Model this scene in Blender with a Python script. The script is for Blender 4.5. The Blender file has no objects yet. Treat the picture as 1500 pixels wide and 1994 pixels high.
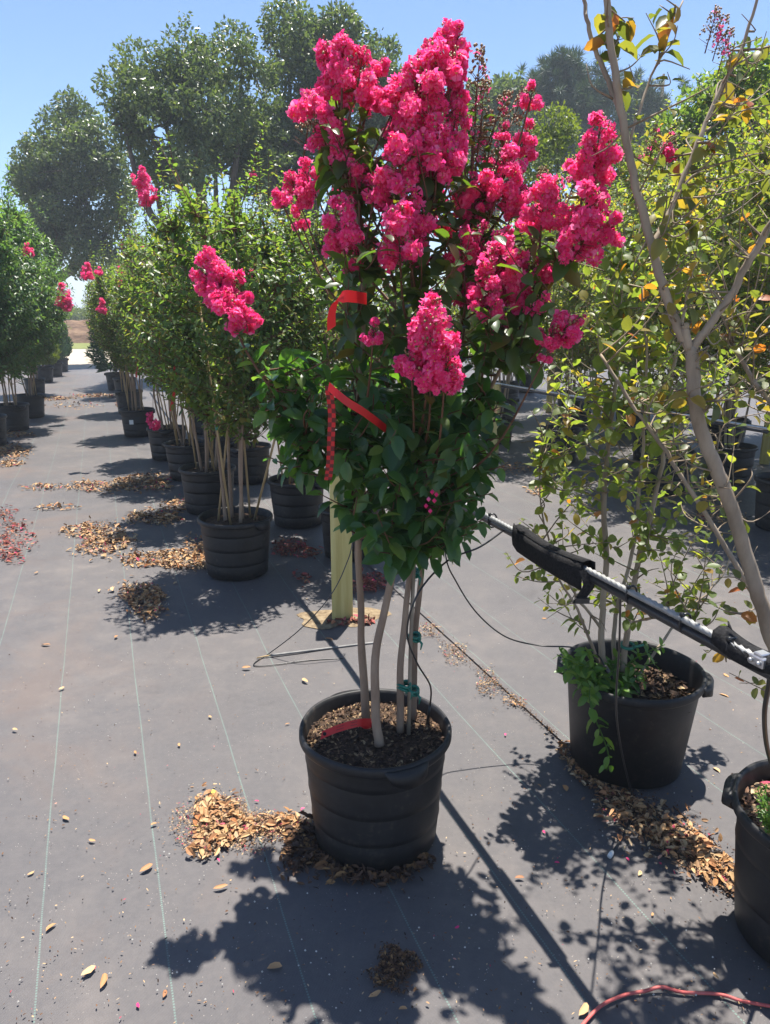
import bpy, math, random
import numpy as np
from mathutils import Vector, Matrix

# ---------------------------------------------------------------- camera, world, sun, exposure
scene = bpy.context.scene
col = scene.collection
PITCH = math.radians(14.86)
CAM_H = 1.6
FPX, CX, CY = 1440.0, 750.0, 997.0          # focal length and centre in photograph pixels
cam_d = bpy.data.cameras.new('camera')
cam = bpy.data.objects.new('camera', cam_d)
col.objects.link(cam)
cam.location = (0, 0, CAM_H)
cam.rotation_euler = (math.pi / 2 - PITCH, 0, 0)
cam_d.sensor_fit = 'VERTICAL'
cam_d.sensor_height = 24.0
cam_d.lens = 24.0 * FPX / 1994.0
cam_d.clip_start = 0.05
cam_d.clip_end = 2000
scene.camera = cam

SUN_TO = Vector((0.07, 0.25, 1.0)).normalized()
world = bpy.data.worlds.new('World')
scene.world = world
world.use_nodes = True
wn = world.node_tree
bg = wn.nodes['Background']
sky = wn.nodes.new('ShaderNodeTexSky')
sky.sky_type = 'NISHITA'
sky.sun_disc = False
sky.sun_elevation = math.asin(SUN_TO.z)
sky.sun_rotation = math.atan2(SUN_TO.x, SUN_TO.y)
sky.air_density = 0.9
sky.dust_density = 0.25
sky.ozone_density = 5.0
wn.links.new(sky.outputs[0], bg.inputs['Color'])
bg.inputs['Strength'].default_value = 0.085
sun_d = bpy.data.lights.new('sun', 'SUN')
sun_d.energy = 5.0
sun_d.angle = math.radians(0.55)
sun_d.color = (1.0, 0.95, 0.86)
sun = bpy.data.objects.new('sun', sun_d)
sun.rotation_euler = (-SUN_TO).to_track_quat('-Z', 'Y').to_euler()
sun.location = (2, 4, 30)
col.objects.link(sun)
scene.view_settings.view_transform = 'Standard'
scene.view_settings.look = 'None'
scene.view_settings.gamma = 1
scene.view_settings.exposure = 1.25
scene.view_settings.use_curve_mapping = False
try:
    scene.cycles.max_bounces = 8
    scene.cycles.transparent_max_bounces = 4
    scene.cycles.use_denoising = True
except Exception:
    pass

# ---------------------------------------------------------------- helpers: space
cp, sp = math.cos(PITCH), math.sin(PITCH)
def ray(px, py):
    u = (px - CX) / FPX; v = (CY - py) / FPX
    return np.array((u, cp + v * sp, -sp + v * cp))
def P(px, py, y):
    d = ray(px, py); t = y / d[1]
    return np.array((0, 0, CAM_H)) + d * t
def G(px, py, z=0.0):
    d = ray(px, py); t = (z - CAM_H) / d[2]
    return np.array((0, 0, CAM_H)) + d * t
ROW_AZ = math.radians(-20.8)
ROW = np.array((math.sin(ROW_AZ), math.cos(ROW_AZ), 0))       # direction of the rows
LAT = np.array((math.cos(ROW_AZ), -math.sin(ROW_AZ), 0))      # to the right across the rows
def RL(s, l, z=0.0):
    return ROW * s + LAT * l + np.array((0, 0, z))

# ---------------------------------------------------------------- helpers: objects
def link(o): col.objects.link(o); return o
def thing(name, label, cat, loc=(0, 0, 0), group=None, rz=0, scale=1):
    o = bpy.data.objects.new(name, None); link(o)
    o.location = tuple(loc); o.rotation_euler = (0, 0, rz); o.scale = (scale,) * 3
    o.empty_display_size = 0.1
    o['label'] = label; o['category'] = cat
    if group: o['group'] = group
    return o
def tag(o, label, cat, group=None, kind=None):
    o['label'] = label
    if cat: o['category'] = cat
    if group: o['group'] = group
    if kind: o['kind'] = kind
    return o
def np_mesh(name, verts, faces, mats, smooth=True, mat_idx=None):
    """faces: list of arrays of equal-length index rows, or one list"""
    me = bpy.data.meshes.new(name)
    verts = np.asarray(verts, dtype=np.float32)
    loops, starts, tot = [], [], 0
    for f in faces:
        f = np.asarray(f, dtype=np.int32)
        if f.size == 0: continue
        n, k = f.shape
        loops.append(f.reshape(-1)); starts.append(tot + np.arange(n, dtype=np.int32) * k); tot += n * k
    loops = np.concatenate(loops); starts = np.concatenate(starts)
    me.vertices.add(len(verts)); me.vertices.foreach_set('co', verts.reshape(-1))
    me.loops.add(len(loops)); me.loops.foreach_set('vertex_index', loops)
    me.polygons.add(len(starts)); me.polygons.foreach_set('loop_start', starts)
    for m in (mats if isinstance(mats, (list, tuple)) else [mats]): me.materials.append(m)
    if mat_idx is not None: me.polygons.foreach_set('material_index', np.asarray(mat_idx, dtype=np.int32))
    me.update(calc_edges=True)
    me.validate()
    me.polygons.foreach_set('use_smooth', np.full(len(me.polygons), smooth, dtype=bool))
    return me
def obj(name, me, parent=None, loc=None):
    o = bpy.data.objects.new(name, me); link(o)
    if parent is not None: o.parent = parent
    if loc is not None: o.location = tuple(loc)
    return o

class MB:
    """collects quads and triangles"""
    def __init__(s): s.v = []; s.q = []; s.t = []; s.n = 0
    def add(s, v, q=(), t=()):
        v = np.asarray(v, dtype=float)
        s.v.append(v)
        if len(q): s.q.append(np.asarray(q, dtype=np.int32) + s.n)
        if len(t): s.t.append(np.asarray(t, dtype=np.int32) + s.n)
        s.n += len(v)
    def mesh(s, name, mat, smooth=True):
        fs = []
        if s.q: fs.append(np.concatenate(s.q))
        if s.t: fs.append(np.concatenate(s.t))
        return np_mesh(name, np.concatenate(s.v), fs, mat, smooth)
    def tube(s, pts, rad, n=6, cap=True, lobes=None, twist=0.0):
        pts = np.asarray(pts, dtype=float); m = len(pts)
        rad = np.full(m, rad, dtype=float) if np.isscalar(rad) else np.asarray(rad, dtype=float)
        tan = np.gradient(pts, axis=0); tan /= np.linalg.norm(tan, axis=1)[:, None] + 1e-12
        a = np.array((0, 0, 1.0)) if abs(tan[0][2]) < 0.9 else np.array((1.0, 0, 0))
        u = np.cross(tan[0], a); u /= np.linalg.norm(u)
        ang = np.arange(n) * 2 * math.pi / n
        V = []
        for i in range(m):
            u = u - tan[i] * np.dot(u, tan[i]); u /= np.linalg.norm(u) + 1e-12
            w = np.cross(tan[i], u)
            an = ang + twist * i
            r = rad[i] * (lobes if lobes is not None else 1.0)
            V.append(pts[i] + (np.cos(an) * r)[:, None] * u + (np.sin(an) * r)[:, None] * w)
        V = np.concatenate(V)
        i = np.arange(m - 1)[:, None] * n; j = np.arange(n)[None, :]; k = (np.arange(n)[None, :] + 1) % n
        q = np.stack([i + j, i + k, i + n + k, i + n + j], -1).reshape(-1, 4)
        t = []
        if cap:
            V = np.concatenate([V, pts[:1], pts[-1:]])
            for x in range(n):
                t.append((m * n, (x + 1) % n, x)); t.append((m * n + 1, (m - 1) * n + x, (m - 1) * n + (x + 1) % n))
        s.add(V, q, t)
    def lathe(s, prof, n=40, wob=None, c=(0, 0, 0)):
        prof = np.asarray(prof, dtype=float); m = len(prof)
        an = np.arange(n) * 2 * math.pi / n
        V = np.zeros((m, n, 3))
        for i, (r, z) in enumerate(prof):
            rr = r * (1 + (wob(an, z) if wob else 0))
            V[i, :, 0] = np.cos(an) * rr; V[i, :, 1] = np.sin(an) * rr; V[i, :, 2] = z
        V = V.reshape(-1, 3) + np.asarray(c)
        i = np.arange(m - 1)[:, None] * n; j = np.arange(n)[None, :]; k = (np.arange(n)[None, :] + 1) % n
        q = np.stack([i + j, i + k, i + n + k, i + n + j], -1).reshape(-1, 4)
        s.add(V, q)
    def box(s, c, size, rot=None, bevel=0.0):
        x, y, z = np.asarray(size) / 2
        V = np.array([(a * x, b * y, d * z) for a in (-1, 1) for b in (-1, 1) for d in (-1, 1)], dtype=float)
        if rot is not None: V = V @ np.asarray(rot).T
        s.add(V + np.asarray(c), [(0, 1, 3, 2), (4, 6, 7, 5), (0, 4, 5, 1), (2, 3, 7, 6), (0, 2, 6, 4), (1, 5, 7, 3)])

def spline(pts, k=8):
    p = np.asarray(pts, dtype=float)
    p = np.concatenate([[2 * p[0] - p[1]], p, [2 * p[-1] - p[-2]]])
    out = []
    for i in range(1, len(p) - 2):
        a, b, c, d = p[i - 1], p[i], p[i + 1], p[i + 2]
        for t in np.arange(k) / k:
            out.append(0.5 * (2 * b + (c - a) * t + (2 * a - 5 * b + 4 * c - d) * t ** 2 + (3 * b - a - 3 * c + d) * t ** 3))
    out.append(p[-2])
    return np.array(out)
def unit(v):
    v = np.asarray(v, dtype=float)
    return v / (np.linalg.norm(v, axis=-1, keepdims=True) + 1e-12)

# ---------------------------------------------------------------- helpers: leaves
def leaf_template(fold=0.13, droop=0.22, wave=0.0, tw=0.0):
    ts = [0.0, 0.2, 0.5, 0.8, 1.0]; wd = [0, 0.74, 1.0, 0.70, 0]
    V = [(t, 0, -droop * t * t) for t in ts]
    for sgn in (1, -1):
        for i in (1, 2, 3):
            V.append((ts[i], sgn * 0.5 * wd[i], -droop * ts[i] ** 2 + fold * wd[i] + sgn * tw * ts[i] + wave * math.sin(ts[i] * 9 + sgn)))
    q = [(1, 2, 6, 5), (2, 3, 7, 6), (2, 1, 8, 9), (3, 2, 9, 10)]
    t = [(0, 1, 5), (1, 0, 8), (3, 4, 7), (4, 3, 10)]
    return np.array(V), q, t
HEX = (np.array([(0, 0, 0), (1, 0, -.2), (.3, .42, .08), (.7, .40, -.02), (.3, -.42, .08), (.7, -.40, -.02)]),
       [(0, 1, 3, 2), (1, 0, 4, 5)], [])
DIA = (np.array([(0, 0, 0), (1, 0, -.15), (.45, .5, .1), (.45, -.5, .1)]), [], [(0, 1, 2), (1, 0, 3)])
class Leaves:
    def __init__(s): s.p = []; s.a = []; s.n = []; s.l = []; s.w = []
    def add(s, p, a, n, l, w):
        s.p.append(np.asarray(p)); s.a.append(np.asarray(a)); s.n.append(np.asarray(n)); s.l.append(np.asarray(l)); s.w.append(np.asarray(w))
    def arrays(s):
        p = np.concatenate(s.p); a = unit(np.concatenate(s.a)); n = np.concatenate(s.n)
        n = unit(n - a * np.sum(n * a, 1, keepdims=True)); b = np.cross(n, a)
        return p, a, b, n, np.concatenate(s.l), np.concatenate(s.w)
def leaves_mesh(name, arr, tmpl, mat, sel=None, smooth=True):
    p, a, b, n, l, w = arr
    if sel is not None: p, a, b, n, l, w = (x[sel] for x in (p, a, b, n, l, w))
    T, q, t = tmpl; k = len(T); N = len(p)
    V = (p[:, None] + a[:, None] * (T[None, :, 0:1] * l[:, None, None]) + b[:, None] * (T[None, :, 1:2] * w[:, None, None])
         + n[:, None] * (T[None, :, 2:3] * w[:, None, None])).reshape(-1, 3)
    off = (np.arange(N) * k)[:, None, None]
    fs = []
    if len(q): fs.append((np.asarray(q)[None] + off).reshape(-1, 4))
    if len(t): fs.append((np.asarray(t)[None] + off).reshape(-1, 3))
    return np_mesh(name, V, fs, mat, smooth)
def leaf_objects(arr, sel, meshes, parent, rng, name='leaf'):
    p, a, b, n, l, w = arr
    for i in sel:
        o = obj(name, meshes[rng.integers(len(meshes))], parent)
        M = Matrix(((a[i][0] * l[i], b[i][0] * w[i], n[i][0] * w[i], p[i][0]),
                    (a[i][1] * l[i], b[i][1] * w[i], n[i][1] * w[i], p[i][1]),
                    (a[i][2] * l[i], b[i][2] * w[i], n[i][2] * w[i], p[i][2]), (0, 0, 0, 1)))
        o.matrix_basis = M

# ---------------------------------------------------------------- materials
def nt(name):
    m = bpy.data.materials.new(name); m.use_nodes = True
    t = m.node_tree; b = t.nodes['Principled BSDF']
    return m, t, b
def ramp(t, stops, interp='LINEAR'):
    r = t.nodes.new('ShaderNodeValToRGB'); r.color_ramp.interpolation = interp
    while len(r.color_ramp.elements) < len(stops): r.color_ramp.elements.new(0.5)
    for e, (p, c) in zip(r.color_ramp.elements, stops):
        e.position = p; e.color = (*c, 1) if len(c) == 3 else c
    return r
def math_n(t, op, a=None, b=None, c=None):
    m = t.nodes.new('ShaderNodeMath'); m.operation = op
    for i, x in enumerate((a, b, c)):
        if x is None: continue
        if isinstance(x, (int, float)): m.inputs[i].default_value = x
        else: t.links.new(x, m.inputs[i])
    return m.outputs[0]
def mixc(t, fac, a, b, mode='MIX'):
    m = t.nodes.new('ShaderNodeMix'); m.data_type = 'RGBA'; m.blend_type = mode
    for i, x in ((0, fac), (6, a), (7, b)):
        if isinstance(x, (int, float)): m.inputs[i].default_value = x
        elif isinstance(x, tuple): m.inputs[i].default_value = (*x, 1)
        else: t.links.new(x, m.inputs[i])
    return m.outputs[2]
def noise(t, scale, detail=4, rough=0.55, vec=None, dist=0):
    n = t.nodes.new('ShaderNodeTexNoise'); n.inputs['Scale'].default_value = scale
    n.inputs['Detail'].default_value = detail; n.inputs['Roughness'].default_value = rough
    n.inputs['Distortion'].default_value = dist
    if vec is not None: t.links.new(vec, n.inputs['Vector'])
    return n.outputs[0]
def objco(t):
    return t.nodes.new('ShaderNodeTexCoord').outputs['Object']
def geopos(t):
    return t.nodes.new('ShaderNodeNewGeometry').outputs['Position']
def bump(t, b, h, strength=0.3, dist=0.01):
    n = t.nodes.new('ShaderNodeBump'); n.inputs['Strength'].default_value = strength; n.inputs['Distance'].default_value = dist
    t.links.new(h, n.inputs['Height']); t.links.new(n.outputs[0], b.inputs['Normal'])
def leaf_mat(name, stops, trans=0.35, tcol=(1.6, 1.5, 0.5), rough=0.38, spec=0.5):
    m, t, b = nt(name)
    g = t.nodes.new('ShaderNodeNewGeometry'); oi = t.nodes.new('ShaderNodeObjectInfo')
    r = math_n(t, 'FRACT', math_n(t, 'ADD', g.outputs['Random Per Island'], oi.outputs['Random']))
    rp = ramp(t, stops); t.links.new(r, rp.inputs[0])
    c = mixc(t, 0.35, rp.outputs[0], mixc(t, noise(t, 60, 2), (0.35, 0.35, 0.35), (1.5, 1.5, 1.5)), 'MULTIPLY')
    t.links.new(c, b.inputs['Base Color'])
    b.inputs['Roughness'].default_value = rough
    b.inputs['Specular IOR Level'].default_value = spec
    tr = t.nodes.new('ShaderNodeBsdfTranslucent')
    t.links.new(mixc(t, 1.0, c, tcol, 'MULTIPLY'), tr.inputs['Color'])
    mx = t.nodes.new('ShaderNodeMixShader'); mx.inputs[0].default_value = trans
    t.links.new(b.outputs[0], mx.inputs[1]); t.links.new(tr.outputs[0], mx.inputs[2])
    t.links.new(mx.outputs[0], t.nodes['Material Output'].inputs['Surface'])
    return m
def noisy_mat(name, stops, scale=8, rough=0.8, spec=0.3, bump_s=0.0, bump_d=0.005, detail=5, metal=0.0, stretch=None):
    m, t, b = nt(name)
    v = objco(t)
    if stretch:
        mp = t.nodes.new('ShaderNodeMapping'); mp.inputs['Scale'].default_value = stretch
        t.links.new(v, mp.inputs['Vector']); v = mp.outputs[0]
    n = noise(t, scale, detail, 0.6, v)
    rp = ramp(t, stops); t.links.new(n, rp.inputs[0])
    t.links.new(rp.outputs[0], b.inputs['Base Color'])
    b.inputs['Roughness'].default_value = rough; b.inputs['Specular IOR Level'].default_value = spec
    b.inputs['Metallic'].default_value = metal
    if bump_s: bump(t, b, n, bump_s, bump_d)
    return m
def chip_mat(name, stops, rough=0.75, trans=0.0):
    m, t, b = nt(name)
    g = t.nodes.new('ShaderNodeNewGeometry'); oi = t.nodes.new('ShaderNodeObjectInfo')
    r = math_n(t, 'FRACT', math_n(t, 'ADD', g.outputs['Random Per Island'], oi.outputs['Random']))
    rp = ramp(t, stops, 'LINEAR'); t.links.new(r, rp.inputs[0])
    t.links.new(rp.outputs[0], b.inputs['Base Color']); b.inputs['Roughness'].default_value = rough
    b.inputs['Specular IOR Level'].default_value = 0.3
    return m

M = {}
M['leaf_main'] = leaf_mat('leaf_main', [(0, (.028, .072, .028)), (.5, (.048, .112, .040)), (.85, (.076, .150, .046)), (1, (.115, .165, .050))], 0.44, (2.4, 2.7, .6), 0.28)
M['leaf_top'] = leaf_mat('leaf_top', [(0, (.045, .060, .026)), (.5, (.058, .105, .034)), (.85, (.085, .125, .036)), (1, (.13, .065, .035))], 0.48, (2.4, 2.7, .55), 0.33)
M['leaf_row'] = leaf_mat('leaf_row', [(0, (.052, .100, .034)), (.5, (.080, .138, .046)), (.88, (.115, .165, .054)), (1, (.17, .15, .05))], 0.54, (2.8, 2.6, .8), 0.38)
M['leaf_left'] = leaf_mat('leaf_left', [(0, (.045, .100, .042)), (.5, (.066, .138, .052)), (1, (.105, .175, .060))], 0.48, (2.5, 2.3, .9), 0.38)
M['leaf_olive'] = leaf_mat('leaf_olive', [(0, (.075, .115, .036)), (.45, (.105, .150, .046)), (.82, (.150, .175, .050)), (.96, (.22, .18, .05)), (1, (.28, .10, .03))], 0.55, (3.0, 2.8, .8), 0.42)
M['leaf_autumn'] = leaf_mat('leaf_autumn', [(0, (.080, .110, .040)), (.45, (.125, .150, .048)), (.74, (.19, .19, .055)), (.92, (.32, .20, .05)), (1, (.36, .10, .04))], 0.50, (2.1, 2.0, .6), 0.42)
M['leaf_bright'] = leaf_mat('leaf_bright', [(0, (.06, .15, .02)), (.6, (.09, .20, .025)), (1, (.15, .24, .03))], 0.4, (1.6, 1.6, .5), 0.4)
M['leaf_oak'] = leaf_mat('leaf_oak', [(0, (.045, .075, .036)), (.6, (.070, .105, .048)), (1, (.105, .135, .062))], 0.36, (2.3, 2.3, .8), 0.36)
M['leaf_pine'] = leaf_mat('leaf_pine', [(0, (.030, .065, .035)), (1, (.055, .095, .045))], 0.2, (1.4, 1.4, .5), 0.5)
M['leaf_cedar'] = leaf_mat('leaf_cedar', [(0, (.035, .085, .045)), (1, (.065, .13, .06))], 0.2, (1.3, 1.4, .6), 0.55)
M['leaf_hedge'] = leaf_mat('leaf_hedge', [(0, (.085, .135, .026)), (1, (.15, .19, .036))], 0.38, (2.0, 1.9, .4), 0.5)
M['leaf_far'] = leaf_mat('leaf_far', [(0, (.06, .095, .035)), (1, (.10, .14, .05))], 0.25, (1.4, 1.4, .5), 0.55)
M['bark'] = noisy_mat('bark', [(.25, (.15, .095, .065)), (.5, (.27, .19, .135)), (.75, (.38, .29, .21))], 14, 0.75, 0.25, 0.35, 0.003, 6, stretch=(1, 1, .25))
M['bark_grey'] = noisy_mat('bark_grey', [(.25, (.16, .12, .085)), (.5, (.29, .23, .17)), (.8, (.42, .35, .27))], 16, 0.75, 0.25, 0.35, 0.003, 6, stretch=(1, 1, .3))
M['bark_oak'] = noisy_mat('bark_oak', [(.3, (.05, .042, .035)), (.7, (.13, .11, .09))], 6, 0.9, 0.2, 0.5, 0.02)
M['twig'] = noisy_mat('twig', [(.3, (.085, .035, .022)), (.7, (.16, .075, .040))], 20, 0.6, 0.3)
M['twig_pale'] = noisy_mat('twig_pale', [(.3, (.14, .10, .065)), (.7, (.30, .24, .17))], 20, 0.7, 0.3)
M['bamboo'] = noisy_mat('bamboo', [(.3, (.26, .18, .085)), (.7, (.44, .33, .18))], 10, 0.55, 0.35, 0.2, 0.002, stretch=(2, 2, .4))
M['tape_green'] = noisy_mat('tape_green', [(.3, (.01, .12, .085)), (.7, (.02, .19, .13))], 30, 0.35, 0.5)
M['soil'] = noisy_mat('soil', [(.3, (.030, .020, .014)), (.55, (.075, .048, .032)), (.8, (.15, .10, .065))], 45, 0.95, 0.1, 0.9, 0.02, 8)
M['mulch'] = chip_mat('mulch', [(0, (.022, .014, .010)), (.5, (.065, .038, .025)), (.8, (.13, .075, .045)), (.95, (.26, .17, .09)), (1, (.40, .29, .16))], .85)
M['litter'] = chip_mat('litter', [(0, (.06, .032, .020)), (.25, (.15, .080, .045)), (.55, (.30, .18, .095)), (.8, (.42, .29, .16)), (.93, (.48, .36, .22)), (.95, (.38, .03, .09)), (1, (.30, .05, .07))], .7)
M['litter_red'] = chip_mat('litter_red', [(0, (.07, .025, .018)), (.4, (.18, .05, .035)), (.7, (.30, .06, .06)), (.9, (.38, .20, .09)), (1, (.45, .03, .12))], .7)
M['litter_dark'] = chip_mat('litter_dark', [(0, (.03, .018, .012)), (.5, (.085, .045, .028)), (.85, (.18, .09, .04)), (1, (.30, .17, .07))], .8)
M['dry_leaf'] = chip_mat('dry_leaf', [(0, (.25, .11, .048)), (.4, (.39, .21, .09)), (.8, (.47, .32, .17)), (1, (.33, .13, .05))], .6)
M['yellow_leaf'] = chip_mat('yellow_leaf', [(0, (.70, .52, .05)), (1, (.75, .62, .10))], .5)
M['petal_fallen'] = chip_mat('petal_fallen', [(0, (.60, .02, .12)), (1, (.75, .05, .18))], .5)
M['pebble'] = noisy_mat('pebble', [(.3, (.35, .32, .28)), (.7, (.6, .57, .52))], 8, .8)
M['yellow_wood'] = noisy_mat('yellow_wood', [(.25, (.38, .30, .10)), (.5, (.50, .42, .16)), (.75, (.60, .53, .24))], 5, 0.75, 0.25, 0.2, 0.003, 7, stretch=(6, 6, .35))
M['black_pipe'] = noisy_mat('black_pipe', [(.35, (.016, .016, .018)), (.7, (.035, .034, .036))], 9, 0.38, 0.5)
M['black_tube'] = noisy_mat('black_tube', [(.35, (.014, .014, .015)), (.7, (.026, .026, .028))], 30, 0.35, 0.5)
M['cable'] = noisy_mat('cable', [(.3, (.26, .26, .255)), (.7, (.40, .40, .39))], 30, 0.5, 0.5, metal=0.3)
M['steel'] = noisy_mat('steel', [(.3, (.38, .38, .39)), (.7, (.60, .60, .61))], 25, 0.35, 0.5, metal=0.85)
M['strap'] = noisy_mat('strap', [(.35, (.010, .010, .011)), (.7, (.030, .029, .030))], 160, 0.95, 0.15, 0.8, 0.003, 3)
M['red_cord'] = noisy_mat('red_cord', [(.3, (.42, .07, .065)), (.7, (.62, .15, .13))], 25, 0.5, 0.4)
M['rod_grey'] = noisy_mat('rod_grey', [(.3, (.12, .12, .12)), (.7, (.24, .23, .22))], 25, 0.55, 0.4)
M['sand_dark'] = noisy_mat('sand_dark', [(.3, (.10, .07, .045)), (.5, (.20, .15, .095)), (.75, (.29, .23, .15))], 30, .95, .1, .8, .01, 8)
M['white_plastic'] = noisy_mat('white_plastic', [(.3, (.6, .6, .58)), (.7, (.75, .75, .73))], 20, 0.4)
M['stamen'] = noisy_mat('stamen', [(.3, (.65, .42, .06)), (.7, (.8, .62, .15))], 40, 0.6)
M['bud'] = chip_mat('bud', [(0, (.16, .15, .05)), (.5, (.22, .11, .06)), (1, (.34, .24, .12))], .5)

def petal_mat():
    m, t, b = nt('petal')
    g = t.nodes.new('ShaderNodeNewGeometry'); oi = t.nodes.new('ShaderNodeObjectInfo')
    r = math_n(t, 'FRACT', math_n(t, 'ADD', g.outputs['Random Per Island'], oi.outputs['Random']))
    rp = ramp(t, [(0, (.90, .045, .24)), (.5, (.95, .085, .33)), (.85, (.97, .16, .42)), (1, (.97, .30, .54))]); t.links.new(r, rp.inputs[0])
    t.links.new(rp.outputs[0], b.inputs['Base Color']); b.inputs['Roughness'].default_value = 0.6
    b.inputs['Specular IOR Level'].default_value = 0.25
    tr = t.nodes.new('ShaderNodeBsdfTranslucent'); t.links.new(rp.outputs[0], tr.inputs['Color'])
    mx = t.nodes.new('ShaderNodeMixShader'); mx.inputs[0].default_value = 0.55
    t.links.new(b.outputs[0], mx.inputs[1]); t.links.new(tr.outputs[0], mx.inputs[2])
    t.links.new(mx.outputs[0], t.nodes['Material Output'].inputs['Surface'])
    return m
M['petal'] = petal_mat()
def pot_mat():
    m, t, b = nt('pot_plastic')
    n1 = noise(t, 5, 6, 0.65, objco(t)); n2 = noise(t, 40, 4, 0.6, objco(t))
    f = math_n(t, 'MULTIPLY', n1, n2)
    rp = ramp(t, [(.18, (.009, .009, .010)), (.32, (.017, .016, .017)), (.47, (.060, .048, .038))]); t.links.new(f, rp.inputs[0])
    t.links.new(rp.outputs[0], b.inputs['Base Color'])
    rr = ramp(t, [(.3, (.42,) * 3), (.7, (.62,) * 3)]); t.links.new(n1, rr.inputs[0]); t.links.new(rr.outputs[0], b.inputs['Roughness'])
    b.inputs['Specular IOR Level'].default_value = 0.4
    bump(t, b, n1, 0.15, 0.01)
    return m
M['pot'] = pot_mat()
def ribbon_mat():
    m, t, b = nt('ribbon_red')
    ch = t.nodes.new('ShaderNodeTexChecker'); ch.inputs['Scale'].default_value = 1
    uv = t.nodes.new('ShaderNodeTexCoord').outputs['UV']; t.links.new(uv, ch.inputs['Vector'])
    ch.inputs['Color1'].default_value = (.62, .012, .02, 1); ch.inputs['Color2'].default_value = (.16, .006, .01, 1)
    t.links.new(ch.outputs[0], b.inputs['Base Color']); b.inputs['Roughness'].default_value = 0.35
    tr = t.nodes.new('ShaderNodeBsdfTranslucent'); t.links.new(ch.outputs[0], tr.inputs['Color'])
    mx = t.nodes.new('ShaderNodeMixShader'); mx.inputs[0].default_value = 0.35
    t.links.new(b.outputs[0], mx.inputs[1]); t.links.new(tr.outputs[0], mx.inputs[2])
    t.links.new(mx.outputs[0], t.nodes['Material Output'].inputs['Surface'])
    return m
M['ribbon_check'] = ribbon_mat()
def plain_red():
    m, t, b = nt('ribbon_plain'); 
    t.links.new(mixc(t, noise(t, 30, 3, .5, objco(t)), (.58, .012, .02), (.72, .03, .03)), b.inputs['Base Color'])
    b.inputs['Roughness'].default_value = 0.33
    tr = t.nodes.new('ShaderNodeBsdfTranslucent'); tr.inputs['Color'].default_value = (.75, .02, .02, 1)
    mx = t.nodes.new('ShaderNodeMixShader'); mx.inputs[0].default_value = 0.35
    t.links.new(b.outputs[0], mx.inputs[1]); t.links.new(tr.outputs[0], mx.inputs[2])
    t.links.new(mx.outputs[0], t.nodes['Material Output'].inputs['Surface'])
    return m
M['ribbon'] = plain_red()
M['ink'] = noisy_mat('ink', [(.3, (.02, .012, .012)), (.7, (.04, .02, .02))], 30, .6)

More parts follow.
